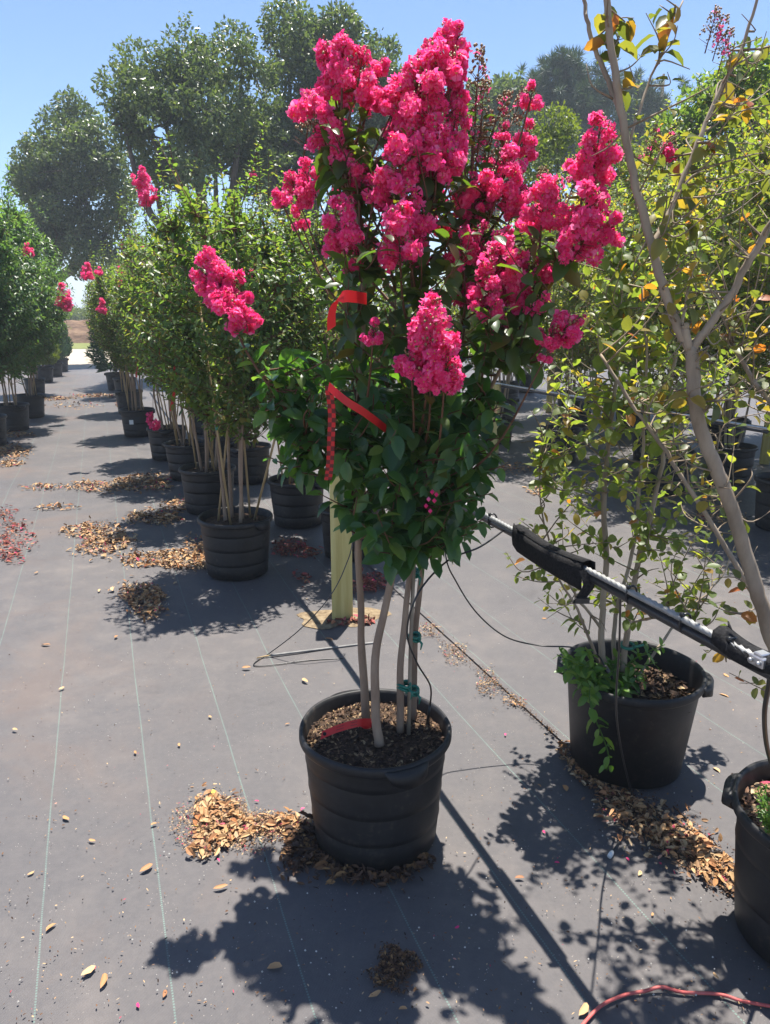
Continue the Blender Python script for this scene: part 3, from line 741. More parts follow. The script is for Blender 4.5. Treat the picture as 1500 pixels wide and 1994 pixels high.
# ---------------------------------------------------------------- generic potted row plants
def ellipsoid_targets(rng, n, c, r, inner=.35):
    d = unit(rng.normal(size=(n, 3))); q = inner + (1 - inner) * rng.random(n) ** .6
    return np.asarray(c) + d * q[:, None] * np.asarray(r)
def make_row_plant(seed, h=2.4, rx=.55, z0=.75, leaf=.05, leafm='leaf_row', n_shoots=260, stakes=3, stems=4, tmpl=HEX, keep=1.0, bark='bark', pot=None, twig='twig', top_spikes=8, ratio=.55):
    rng = np.random.default_rng(seed)
    L = Leaves(); tw = MB(); trunks = []; nodes = []
    pm = pot or pot_meshes(seed=seed, n=32)
    zt = pm['top'] - .02
    zc = (z0 + h) / 2
    for i in range(stems):
        a = 2 * math.pi * i / stems + rng.uniform(-.4, .4); r0 = rng.uniform(.03, .08)
        b = np.array((math.cos(a) * r0, math.sin(a) * r0, zt))
        m1 = b + np.array((math.cos(a) * .05, math.sin(a) * .05, .45)) + rng.normal(size=3) * .02
        m2 = np.array((math.cos(a) * .17, math.sin(a) * .17, zc - .1)) + rng.normal(size=3) * .04
        e = np.array((math.cos(a) * rx * .55, math.sin(a) * rx * .55, h - .35)) + rng.normal(size=3) * .06
        pts = spline([b, m1, m2, e], 6)
        mb = MB(); mb.tube(pts, np.linspace(.0125, .004, len(pts)), 6); trunks.append(mb.mesh('trunk', M[bark]))
        nodes += [p for p in pts if p[2] > z0 - .15]
        for k in range(3):
            s = pts[rng.integers(9, 15)]; aa = a + rng.uniform(-1.2, 1.2)
            e2 = np.array((math.cos(aa) * rx * rng.uniform(.5, .85), math.sin(aa) * rx * rng.uniform(.5, .85), rng.uniform(zc, h - .25)))
            q = spline([s, (s + e2) / 2 + np.array((0, 0, -.05)), e2], 4)
            tw.tube(q, np.linspace(.006, .003, len(q)), 4, cap=False); nodes += list(q[2:])
    tg = ellipsoid_targets(rng, n_shoots, (0, 0, zc), (rx, rx, (h - z0) / 2))
    tip_shoots(rng, L, tw, nodes, tg, leaf, step=.032, keep=keep, ratio=ratio)
    sp_ = np.stack([rng.uniform(-.6, .6, top_spikes) * rx, rng.uniform(-.6, .6, top_spikes) * rx, h + rng.uniform(-.05, .3, top_spikes)], 1)
    tip_shoots(rng, L, tw, nodes, sp_, leaf * .85, step=.035, keep=.9, ratio=ratio)
    arr = L.arrays()
    st = []; ties = []
    for i in range(stakes):
        a = rng.uniform(0, 6.28); mb = MB()
        b = np.array((math.cos(a) * .11, math.sin(a) * .11, zt)); e = np.array((math.cos(a) * .11 + rng.normal() * .16, math.sin(a) * .11 + rng.normal() * .16, rng.uniform(1.35, 1.75)))
        mb.tube([b, b * .5 + e * .5, e], [.0075, .007, .0065], 6); st.append(mb.mesh('stake', M['bamboo']))
        tb = MB(); f = rng.uniform(.35, .8); c = b * (1 - f) + e * f
        tb.tube([c - np.array((0, 0, .012)), c + np.array((0, 0, .012))], [.012, .012], 7); ties.append(tb.mesh('tie_tape', M['tape_green']))
    return dict(pm=pm, trunks=trunks, twigs=tw.mesh('branches', M[twig]), arr=arr, foliage=leaves_mesh('foliage', arr, tmpl, M[leafm]), stakes=st, ties=ties, h=h, rx=rx, tg=sp_)
def place(data, name, label, cat, loc, rz=0, scale=1, group=None, flowers=0, seed=0, pot=True, leaf_parts=0, extra_flowers=()):
    rng = np.random.default_rng(seed + 900)
    t = thing(name, label, cat, loc, group, rz, scale)
    if pot: put_pot(t, data['pm'], rz=rng.uniform(0, 3), hands=True)
    for m in data['trunks']: obj('trunk', m, t)
    obj('branches', data['twigs'], t)
    if leaf_parts:
        arr = data['arr']; R = Matrix.Rotation(rz, 3, 'Z')
        w = arr[0] @ np.array(R).T * scale + np.asarray(loc)
        dist = np.linalg.norm(w - np.array((0, 0, CAM_H)), axis=1)
        order = np.argsort(dist)
        leaf_objects(arr, order[:leaf_parts], data['leafset'], t, rng)
        me = leaves_mesh('foliage', arr, HEX, data['leafm'], sel=order[leaf_parts:])
        o = obj('foliage', me, t); o['kind'] = 'stuff'
    else:
        o = obj('foliage', data['foliage'], t); o['kind'] = 'stuff'
    for m in data['stakes']: obj('stake', m, t)
    for m in data['ties']: obj('tie_tape', m, t)
    for i in range(flowers):
        p = data['tg'][rng.integers(len(data['tg']))] if rng.random() < .6 else ellipsoid_targets(rng, 1, (0, 0, data['h'] - .45), (data['rx'], data['rx'], .4), .8)[0]
        put_flower(t, p, (rng.normal() * .3, rng.normal() * .3, 1), rng.uniform(.03, .06), rng)
    Ri = np.array(Matrix.Rotation(-rz, 3, 'Z'))
    for (p, r) in extra_flowers:      # world positions
        lp = Ri @ (np.asarray(p) - np.asarray(loc)) / scale
        put_flower(t, lp, (rng.normal() * .3, rng.normal() * .3, 1), r, rng)
        # the stem that carries it
        N = data['arr'][0]; k = int(np.argmin(np.linalg.norm(N - (lp - np.array((0, 0, .25))), axis=1)))
        mb = MB(); mb.tube(spline([N[k], (N[k] + lp) / 2 + np.array((0, 0, .02)), lp], 3), .003, 4)
        obj('stem', mb.mesh('stem', M['twig']), t)
    return t
def leafset(mat, n=5, seed=3):
    rng = np.random.default_rng(seed); out = []
    for i in range(n):
        T, q, tt = leaf_template(rng.uniform(.12, .3), rng.uniform(.25, .8), rng.uniform(.02, .06), rng.uniform(-.12, .12))
        out.append(np_mesh('leaf', T, [q, tt], mat))
    return out
LS = {k: leafset(M[k], seed=i) for i, k in enumerate(('leaf_main', 'leaf_top', 'leaf_row', 'leaf_olive', 'leaf_autumn', 'leaf_bright'))}

VR = [make_row_plant(201 + i, h=2.38 + .08 * i, rx=.60 + .04 * (i % 3), z0=.88, n_shoots=800, stakes=4) for i in range(4)]
for d in VR: d['leafset'] = LS['leaf_row']; d['leafm'] = M['leaf_row']
def on_floor(px, Y):
    p = P(px, 700, Y); p[2] = 0.004
    # keep the picture x of the pot rim
    d = ray(px, CY - FPX * 0 + 0); return p
def pot_at(px, py_rim, Y, h=.38):
    u = (px - CX) / FPX; v = (CY - py_rim) / FPX
    return np.array((u * Y / (cp + v * sp), Y, 0.006))
GR = 'staked crape myrtles along the right side of the aisle'
A = pot_at(458, 1003, 4.50); B = pot_at(404, 912, 6.05)
place(VR[0], 'potted_crape_myrtle', 'staked crape myrtle in ribbed black pot, first of the aisle row behind the flowering plant', 'potted tree', A, .4, 1, GR, 1, 1, leaf_parts=300,
      extra_flowers=[])
place(VR[1], 'potted_crape_myrtle', 'staked crape myrtle with greyer pot, second pot of the aisle row', 'potted tree', B, 1.9, 1, GR, 0, 2, extra_flowers=[(P(285, 370, 5.9), .085), (P(272, 345, 5.9), .06), (P(375, 410, 5.8), .04)])
place(VR[2], 'potted_crape_myrtle', 'staked crape myrtle with leafy sprouts over its pot, third of the aisle row', 'potted tree', pot_at(365, 868, 7.35), 2.7, .97, GR, 1, 3)
place(VR[3], 'potted_crape_myrtle', 'staked crape myrtle with a low pink flower beside its pot', 'potted tree', pot_at(325, 831, 8.4), .9, .97, GR, 1, 4, extra_flowers=[(P(298, 822, 8.05), .075), (P(170, 530, 8.1), .07), (P(193, 527, 8.1), .04)])
pE = pot_at(266, 790, 10.1)
tE = place(VR[0], 'potted_crape_myrtle', 'staked crape myrtle whose black pot carries a small white label', 'potted tree', pE, 3.3, .98, GR, 1, 5, extra_flowers=[(P(200, 597, 9.6), .07)])
lb = MB(); lb.box(np.array((-.015, -.222, .22)), (.055, .004, .06)); o = obj('paper_label', lb.mesh('paper_label', M['white_plastic'], False), tE); o.rotation_euler = (0, 0, -3.3)
place(VR[1], 'potted_crape_myrtle', 'staked crape myrtle just beyond the pot with the white label', 'potted tree', pot_at(250, 753, 12.6), 4.4, 1, GR, 2, 6)
place(VR[2], 'potted_crape_myrtle', 'last staked crape myrtle of the aisle row, beside the feathery conifer', 'potted tree', pot_at(243, 735, 15.2), 5.4, 1, GR, 2, 7)
GR2 = 'crape myrtles in the second line behind the aisle row'
for i, (px, py, Y, lb) in enumerate([
    (682, 1010, 4.85, 'crape myrtle in a dark pot standing close behind the yellow post'),
    (578, 915, 5.65, 'crape myrtle in a dark broad pot between the yellow post and the first aisle pot'),
    (482, 850, 7.2, 'crape myrtle in shade behind the first staked pot, second line'),
    (430, 815, 8.6, 'crape myrtle deep in the second line, behind the third aisle pot'),
    (395, 785, 10.3, 'crape myrtle deep in the second line, behind the fourth aisle pot')]):
    place(VR[(i + 1) % 4], 'potted_crape_myrtle', lb, 'potted tree', pot_at(px, py, Y), 1.3 * i + .5, .97 if i else .92, GR2, 1, 20 + i)

# left side of the aisle
VL = [make_row_plant(301 + i, h=3.15, rx=.88, z0=.75, leaf=.085, leafm='leaf_left', n_shoots=1050, stakes=3, ratio=.42, top_spikes=16) for i in range(2)]
GL = 'leafy potted trees along the left side of the aisle'
LP = [(-28, 800, 9.3, 1.0, 'tall bright green potted tree at the near end of the left aisle line'), (22, 783, 10.6, 1.0, 'tall bright green potted tree second in the left aisle line, litter before its pot'),
      (57, 763, 12.0, .98, 'bright green potted tree third in the left aisle line, its pot standing clear'), (66, 730, 15.5, .9, 'bright green potted tree fourth in the left aisle line, behind the clear pot')]
for i, (px, py, Y, s, lb) in enumerate(LP):
    place(VL[i % 2], 'potted_tree', lb, 'potted tree', pot_at(px, py, Y), 1.1 * i, s, GL, 0, 40 + i, extra_flowers=[(P(124, 578, 11.5), .13), (P(131, 592, 11.45), .09)] if i == 2 else [(P(55, 487, 10.0), .07)] if i == 1 else [])
# conifers at the far end
def conifer(label, loc, h, r, mat, seed, group=None, feather=False):
    rng = np.random.default_rng(seed); t = thing('potted_conifer', label, 'potted conifer', loc, group)
    put_pot(t, VR[0]['pm']); L = Leaves(); tr = MB()
    tr.tube([(0, 0, .3), (0, 0, .3 + h * .9)], [.03, .008], 6); obj('trunk', tr.mesh('trunk', M['bark']), t)
    n = 5200; z = rng.random(n) ** 1.1; a = rng.uniform(0, 6.28, n); rad = r * (1 - .55 * z) * np.sqrt(rng.uniform(.35, 1, n)) * np.minimum(1, .55 + z * 3) * (1 + .22 * np.sin(a * 5 + z * 17))
    p = np.stack([np.cos(a) * rad, np.sin(a) * rad, .42 + z * h], 1)
    ax = np.stack([np.cos(a), np.sin(a), np.full(n, .35 if feather else 1.3)], 1) + rng.normal(size=(n, 3)) * .35
    L.add(p, ax, rng.normal(size=(n, 3)), rng.uniform(.06, .13, n) * (1.3 if feather else 1), np.full(n, .03))
    o = obj('foliage', leaves_mesh('foliage', L.arrays(), DIA, mat, smooth=False), t); o['kind'] = 'stuff'
conifer('rounded yellow green conifer in black pot on the left of the aisle', pot_at(84, 712, 18.6), .95, .40, M['leaf_hedge'], 51)
conifer('dark upright conifer beyond the yellow green one', pot_at(104, 706, 20.5), 1.1, .38, M['leaf_cedar'], 52)
conifer('last dark conifer of the left line by the sandy road', pot_at(117, 700, 22.3), 1.1, .36, M['leaf_cedar'], 53)
conifer('feathery blue green conifer leaning over the right edge of the aisle', pot_at(226, 727, 16.6), 1.7, .5, M['leaf_cedar'], 54, feather=True)

# right hand rows
VO = [make_row_plant(401 + i, h=2.75 + .15 * i, rx=.95, z0=.95, leaf=.05, leafm='leaf_olive', n_shoots=900, stakes=1, stems=4, twig='twig_pale', bark='bark_grey', top_spikes=14) for i in range(4)]
GO = ('potted crape myrtles of the second row, beyond the far pipe', 'potted crape myrtles of the rows further right')
k = 0; rows_ = []
for r, (lat, ss) in enumerate([(4.75, [1.5, 2.8, 4.1, 5.5, 6.9, 8.4, 10.0, 11.8, 13.8]), (5.75, [2.6, 4.0, 5.4, 6.8, 8.3, 10.0, 12.0]), (7.0, [3.6, 5.2, 6.8, 8.4, 10.2, 12.2]), (8.5, [5.5, 7.4, 9.4, 11.6, 14.0])]):
    for s in ss:
        p = RL(s + rng0.uniform(-.15, .15), lat + rng0.uniform(-.1, .1)); p[2] = .013
        if p[0] < 0.135 * p[1] or p[0] > 0.80 * p[1]: continue
        rows_.append((r, s, p))
ORD = ['last', 'second', 'third', 'fourth', 'fifth', 'sixth', 'seventh', 'eighth', 'ninth']
RN = ['in the line just behind the thin far pipe', 'in the second line behind the thin far pipe', 'in the third line behind the thin far pipe', 'in the hindmost line on the right']
for r in range(4):
    for i, (_, s, p) in enumerate(sorted((x for x in rows_ if x[0] == r), key=lambda x: -x[1])):
        place(VO[k % 4], 'potted_crape_myrtle', 'crape myrtle %s, %s' % (RN[r], 'nearest the sandy road' if i == 0 else ORD[i] + ' from the sandy road'), 'potted tree', p, rng0.uniform(0, 6.28), rng0.uniform(.95, 1.1), GO[0 if r < 2 else 1], 0, 60 + k)
        k += 1

# ---------------------------------------------------------------- the big flowering plant
rng = np.random.default_rng(42)
MY = 2.026
main = pot_at(731, 1420, MY); main[2] = .005
t = thing('potted_crape_myrtle', 'large pink flowering crape myrtle in a dented black pot, red tag at its stems', 'potted tree', main)
MAIN = t
pm = pot_meshes(.234, .192, .382, seed=4, n=72)
ang = rng.uniform(0, 6.28, 2600); rr = pm['Rs'] * .98 * np.sqrt(rng.random(2600))
mul = chips_mesh('mulch', rng, np.stack([np.cos(ang) * rr, np.sin(ang) * rr, np.full(2600, pm['top'] + .006) + .010 * (1 - (rr / .2) ** 2)], 1), .0155, M['mulch'])
put_pot(t, pm, mul, rz=-1.15)
def Q(px, py, y): return P(px, py, y) - main
trunks = [
    ([(738, 1452, 1.95), (733, 1395, 1.96), (730, 1300, 1.97), (746, 1200, 1.99), (768, 1110, 2.0), (790, 1020, 2.02), (800, 900, 2.03), (812, 760, 2.02), (815, 600, 2.0), (828, 430, 2.0)], .0150),
    ([(713, 1405, 2.07), (706, 1300, 2.07), (703, 1200, 2.06), (700, 1110, 2.05), (696, 1020, 2.04), (690, 900, 2.02), (700, 760, 2.0), (708, 600, 1.98), (700, 460, 1.98), (670, 330, 2.0)], .0125),
    ([(781, 1425, 2.03), (779, 1345, 2.03), (784, 1250, 2.05), (793, 1170, 2.07), (803, 1080, 2.1), (820, 980, 2.12), (860, 850, 2.12), (890, 700, 2.1), (905, 560, 2.1), (915, 440, 2.1)], .0120),
    ([(806, 1400, 2.12), (806, 1300, 2.13), (813, 1190, 2.14), (826, 1080, 2.16), (850, 980, 2.15), (900, 860, 2.12), (970, 730, 2.05), (1035, 610, 2.0), (1085, 520, 1.95)], .0115),
    ([(716, 1400, 2.08), (700, 1150, 2.1), (695, 1060, 2.1), (720, 950, 2.15), (760, 800, 2.2), (770, 600, 2.2), (775, 420, 2.2)], .0080),
]
nodes = []; upper = []
for pts, r in trunks:
    s = spline([Q(*p) for p in pts], 6); s += np.stack([np.sin(np.arange(len(s)) * .7 + r * 900), np.cos(np.arange(len(s)) * .9), np.zeros(len(s))], 1) * .0015
    mb = MB(); mb.tube(s, np.linspace(r, r * .26, len(s)), 9); obj('trunk', mb.mesh('trunk', M['bark']), t)
    nodes += [p for p in s if p[2] > .78]
sk = MB(); sk.tube([Q(796, 1430, 2.02), Q(800, 1250, 2.06), Q(808, 1060, 2.1)], [.0065, .006, .006], 7); obj('stake', sk.mesh('stake', M['bark_grey']), t)
for (x, y, yy) in [(787, 1335, 2.035), (803, 1345, 2.09), (806, 1240, 2.1), (803, 1115, 2.11)]:
    c = Q(x, y, yy); mb = MB(); an = np.linspace(0, 2 * math.pi, 15)
    for dz in (-.006, .004):
        mb.tube(np.stack([c[0] + np.cos(an) * .019, c[1] + np.sin(an) * .018, c[2] + dz + .004 * np.sin(an * 2)], 1), .005, 5)
    mb.tube([c + np.array((.012, -.016, 0)), c + np.array((.024, -.024, -.012)), c + np.array((.02, -.03, -.03))], [.004, .005, .002], 4)
    obj('tie_tape', mb.mesh('tie_tape', M['tape_green']), t)
# flower heads: px, py, half width px, distance
FL = [(640, 108, 24, 2.05), (668, 120, 30, 2.0), (700, 150, 36, 2.0), (742, 130, 15, 2.1), (655, 165, 32, 2.05), (715, 180, 28, 2.1), (596, 205, 24, 2.05), (620, 235, 34, 2.0), (650, 240, 20, 2.1), (662, 292, 28, 2.0), (640, 300, 18, 2.1), (688, 325, 14, 1.95),
      (892, 78, 18, 2.05), (868, 100, 30, 2.05), (828, 125, 30, 2.05), (885, 130, 26, 2.0), (850, 160, 42, 2.0), (812, 195, 44, 2.0), (872, 195, 36, 2.0), (770, 205, 34, 2.05), (835, 240, 48, 1.95), (885, 245, 28, 2.0), (790, 250, 38, 2.05), (850, 295, 44, 1.95), (885, 305, 26, 2.0), (778, 325, 36, 1.9), (760, 345, 26, 1.95), (820, 330, 30, 2.1),
      (700, 375, 30, 2.0), (730, 372, 26, 1.95), (668, 438, 36, 1.9), (655, 470, 22, 1.95), (705, 470, 30, 2.1), (700, 505, 24, 2.0), (790, 415, 44, 1.9), (778, 470, 44, 1.85), (805, 480, 30, 1.95), (850, 380, 26, 2.15), (915, 370, 26, 2.1), (920, 405, 28, 2.1), (860, 440, 22, 2.2),
      (980, 340, 38, 2.05), (1010, 365, 34, 2.05), (960, 375, 26, 2.1), (1005, 400, 26, 2.15), (1035, 188, 17, 2.1), (1026, 262, 18, 2.15), (982, 258, 12, 2.1), (1030, 290, 16, 2.15), (960, 330, 20, 2.2),
      (1165, 280, 36, 1.85), (1140, 310, 30, 1.85), (1165, 330, 24, 1.88), (1155, 372, 22, 1.85), (1058, 405, 36, 1.9), (1092, 400, 34, 1.88), (1142, 425, 46, 1.8), (1140, 465, 40, 1.8), (1190, 447, 22, 1.8), (1040, 425, 22, 1.95), (1110, 470, 24, 1.85),
      (900, 490, 30, 2.0), (935, 475, 28, 2.05), (985, 500, 34, 1.98), (960, 540, 44, 1.95), (1000, 540, 36, 1.95), (1030, 520, 26, 1.95), (955, 585, 32, 1.9), (1060, 525, 22, 1.95), (1050, 590, 22, 1.9), (1010, 580, 26, 1.95), (905, 570, 20, 2.05), (985, 640, 20, 2.0),
      (846, 640, 44, 1.75), (838, 690, 54, 1.74), (800, 700, 26, 1.76), (868, 720, 36, 1.74), (842, 610, 26, 1.76), (728, 648, 18, 1.8), (1100, 640, 28, 1.85), (1075, 650, 22, 1.85), (1128, 622, 12, 1.86), (1065, 692, 12, 1.85),
      (405, 530, 28, 1.98), (430, 565, 34, 1.97), (412, 550, 22, 2.0), (448, 595, 36, 1.95), (480, 617, 20, 1.96), (460, 565, 24, 2.0),
      (600, 350, 26, 2.35), (575, 375, 28, 2.35), (543, 385, 14, 2.35), (625, 335, 18, 2.35), (585, 430, 14, 2.4)]
Lt = Leaves(); Lm = Leaves(); tw = MB()
nodes = np.array(nodes)
for (x, y, hw, yy) in FL:
    c = Q(x, y, yy); r = hw * yy / 1480 * 1.08
    if x < 520: continue
    d = c - nodes; cost = np.linalg.norm(d, axis=1) + 1.6 * np.maximum(0, .9 * np.linalg.norm(d[:, :2], axis=1) + .12 - d[:, 2])
    b = nodes[int(np.argmin(cost))]; v = c - b
    mid = b + v * .5 + np.array((v[0] * .10, v[1] * .1, -.08 * np.linalg.norm(v[:2]))) + rng.normal(size=3) * .01
    pts = spline([b, mid, c], 5); tw.tube(pts, np.linspace(.0048, .002, len(pts)), 5, cap=False)
    shoot_leaves(Lt, rng, pts[:-2], .15, .05, .064, .52, .12, keep=.8)
    ax = unit(pts[-1] - pts[-3]) + np.array((0, 0, .5))
    put_flower(t, c, ax, r, rng)
# the long low branch on the left and its flower head
left = spline([Q(690, 950, 2.03), Q(640, 900, 2.0), Q(575, 820, 1.97), (Q(520, 745, 1.96)), Q(478, 680, 1.96), Q(448, 610, 1.96)], 6)
tw.tube(left, np.linspace(.006, .0028, len(left)), 5); shoot_leaves(Lm, rng, left, .1, .04, .064, .55, .1)
for (x, y, hw, yy) in FL:
    if x < 520:
        c = Q(x, y, yy); put_flower(t, c, (rng.normal() * .3, rng.normal() * .3, 1), hw * yy / 1480 * 1.12, rng)
        tw.tube(spline([left[-4], (left[-4] + c) / 2, c], 3), .002, 4)
tip_shoots(rng, Lm, tw, left[6:24], np.array([Q(x, y, yy) for (x, y, yy) in [(520, 715, 1.95), (545, 720, 2.0), (550, 760, 1.9), (590, 740, 1.95), (610, 790, 1.9), (560, 860, 1.9), (580, 900, 1.92), (535, 800, 1.92), (600, 860, 1.88), (620, 740, 2.05), (510, 790, 1.95), (640, 700, 1.9), (600, 690, 2.1)] + [(rng.uniform(515, 660), rng.uniform(690, 930), rng.uniform(1.85, 2.1)) for _ in range(34)]]), .070, .038)
# dense leafy skirt and looser upper growth
skirt = []
for i in range(225):
    d = unit(rng.normal(size=3)); q = .3 + .7 * rng.random() ** .5
    skirt.append(Q(795, 845, MY + .02) + d * q * np.array((.285, .30, .265)))
for i in range(34):
    x_ = rng.uniform(690, 950); skirt.append(Q(x_, rng.uniform(950, 1075 - .25 * abs(x_ - 800)), MY + rng.uniform(-.22, .2)))
skirt += [Q(x, y, yy) for (x, y, yy) in [(985, 905, 1.9), (1000, 850, 2.0), (960, 960, 1.95), (910, 1040, 1.85), (620, 960, 1.9), (870, 1060, 1.9), (740, 1075, 1.85), (705, 1020, 1.82), (800, 1065, 1.85), (945, 1010, 1.9)]]
tip_shoots(rng, Lm, tw, nodes[nodes[:, 2] < 1.55], np.array(skirt), .076, .045, r0=.0034, droop=.22, keep=.85)
up = []
for i in range(120):
    up.append(Q(rng.uniform(650, 1060), rng.uniform(430, 720), MY + rng.uniform(-.26, .26)))
for i in range(45): up.append(Q(rng.uniform(620, 920), rng.uniform(230, 430), MY + rng.uniform(-.15, .2)))
tip_shoots(rng, Lt, tw, nodes, np.array(up), .066, .046, r0=.003, droop=.25, keep=.75)
for (x, y) in [(895, 190), (930, 160), (940, 210), (920, 260), (965, 240), (1000, 230), (980, 290), (945, 300), (600, 250), (640, 270), (1060, 370), (1120, 350), (880, 350), (720, 330)]:
    c = Q(x, y, 2.15); put_flower(t, c, (rng.normal() * .3, rng.normal() * .3, 1), rng.uniform(.03, .05), rng, 'seed')
    b = nodes[int(np.argmin(np.linalg.norm(nodes - (c - np.array((0, 0, .3))), axis=1)))]; pts = spline([b, (b + c) / 2, c], 4)
    tw.tube(pts, np.linspace(.004, .0015, len(pts)), 4); shoot_leaves(Lt, rng, pts, .2, .05, .05, .5, .2, keep=.6)
obj('branches', tw.mesh('branches', M['twig']), t)
bb = np.array([Q(x, y, 1.78) for (x, y) in [(842, 958), (835, 972), (846, 975), (830, 985), (838, 995), (850, 963)]])
sm = MB()
for p in bb: sm.add(p + OCT[0] * .006, [], OCT[1])
obj('bud_cluster', sm.mesh('bud_cluster', M['petal']), t)
for Lx, key, n in ((Lm, 'leaf_main', 190), (Lt, 'leaf_top', 110)):
    arr = Lx.arrays(); dist = np.linalg.norm(arr[0] + main - np.array((0, 0, CAM_H)), axis=1); order = np.argsort(dist)
    leaf_objects(arr, order[:n], LS[key], t, rng)
    o = obj('foliage', leaves_mesh('foliage', arr, leaf_template(.2, .5, .03, .06), M[key], sel=order[n:]), t); o['kind'] = 'stuff'
# red plastic tag at the stem foot
def strip(name, pts, width_vec, mat, parent=None, uvn=None, thick=0.0006):
    pts = np.asarray(pts); w = np.asarray(width_vec)
    if w.ndim == 1: w = np.repeat(w[None], len(pts), 0)
    n = len(pts); V = np.concatenate([pts - w / 2, pts + w / 2]); q = [(i, i + 1, n + i + 1, n + i) for i in range(n - 1)]
    me = np_mesh(name, V, [q], mat)
    if uvn:
        uv = me.uv_layers.new(name='UV')
        for lp in me.loops:
            i = lp.vertex_index % n; uv.data[lp.index].uv = (uvn[0] * i / (n - 1), uvn[1] * (lp.vertex_index >= n))
    me.polygons.foreach_set('use_smooth', np.zeros(len(me.polygons), dtype=bool))
    o = obj(name, me, parent)
    m = o.modifiers.new('thickness', 'SOLIDIFY'); m.thickness = thick
    return o
tg = thing('plant_tag', 'red printed plastic tag looped round a stem above the mulch', 'tag', main + Q(715, 1412, 2.05))
o0 = main + Q(715, 1412, 2.05)
def T2(x, y, yy): return P(x, y, yy) - o0
pts = spline([T2(626, 1432, 1.945), T2(652, 1421, 1.955), T2(680, 1412, 1.97), T2(704, 1407, 1.985), T2(722, 1407, 2.0)], 4)
strip('tag_band', pts, np.array((0.004, .010, .021)), M['ribbon'], tg)
lp = np.linspace(0, 2 * math.pi, 13); strip('loop', np.stack([np.cos(lp) * .017 + T2(714, 1412, 2.06)[0], np.sin(lp) * .017 + T2(714, 1412, 2.06)[1], np.full(13, T2(714, 1410, 2.06)[2])], 1), np.array((0, 0, .014)), M['ribbon'], tg)
for f, dz in ((.35, .004), (.35, -.003), (.62, .004), (.62, -.003)):
    i = int(f * (len(pts) - 1)); mb = MB(); c = (pts[i] + pts[i + 1]) / 2; dv = pts[i + 3] - pts[i]
    s2 = np.array((.003, .012, .024)); c2 = c + s2 / .024 * dz + np.array((0, -.0014, .0008))
    mb.tube([c2 - dv * .35, c2 + dv * .35], .0006, 4); obj('print_line', mb.mesh('print_line', M['ink']), tg)
mb = MB(); hp = (pts[0] * .75 + pts[4] * .25) * 1 + np.array((0, -.0014, .001)); mb.tube([hp + np.array((0, .0004, 0)), hp + np.array((0, -.0010, .0006))], [.0055, .0055], 10); obj('hole', mb.mesh('hole', M['ink']), tg)
# ribbons
def ribbon(label, paths):
    base = paths[0][0][0]
    t = thing('marking_ribbon', label, 'ribbon', base)
    for p, w, mt, uv in paths: strip('ribbon_band', spline(np.array(p) - base, 4), w, M[mt], t, uv)
    return t
ribbon('plain red ribbon arching out of the upper leaves of the flowering plant', [
    ([P(714, 582, 1.80), P(690, 578, 1.74), P(668, 578, 1.71), P(652, 592, 1.70), P(646, 615, 1.70), P(646, 640, 1.705)], np.array([(0, .01, .026)] * 9 + [(.018, .012, .012)] * 12), 'ribbon', None)])
ribbon('black checked red ribbon hanging straight down the left side of the flowering plant', [
    ([P(640, 752, 1.72), P(646, 800, 1.72), P(645, 850, 1.72), P(643, 900, 1.72), P(639, 935, 1.72)], np.array((.018, -.004, 0)), 'ribbon_check', (22, 2)),
    ([P(640, 752, 1.72), P(658, 768, 1.71), P(680, 785, 1.72), P(705, 800, 1.75), P(730, 818, 1.80), P(752, 835, 1.86)], np.array((.004, .006, .018)), 'ribbon', None)])

for lb_, a_, b_ in [('small red ribbon tied on a stake above the pot with the white label', (263, 690, 9.75), (266, 735, 9.75)),
                    ('small red ribbon hanging among the stakes of the third aisle pot', (308, 672, 7.0), (310, 705, 7.0)),
                    ('thin red ribbon dangling from the stakes of the second aisle pot', (341, 712, 5.75), (333, 800, 5.75))]:
    ribbon(lb_, [([P(*a_), (P(*a_) + P(*b_)) / 2 + np.array((.012, .01, 0)), P(*b_)], np.array((.022, .006, 0)), 'ribbon', None)])

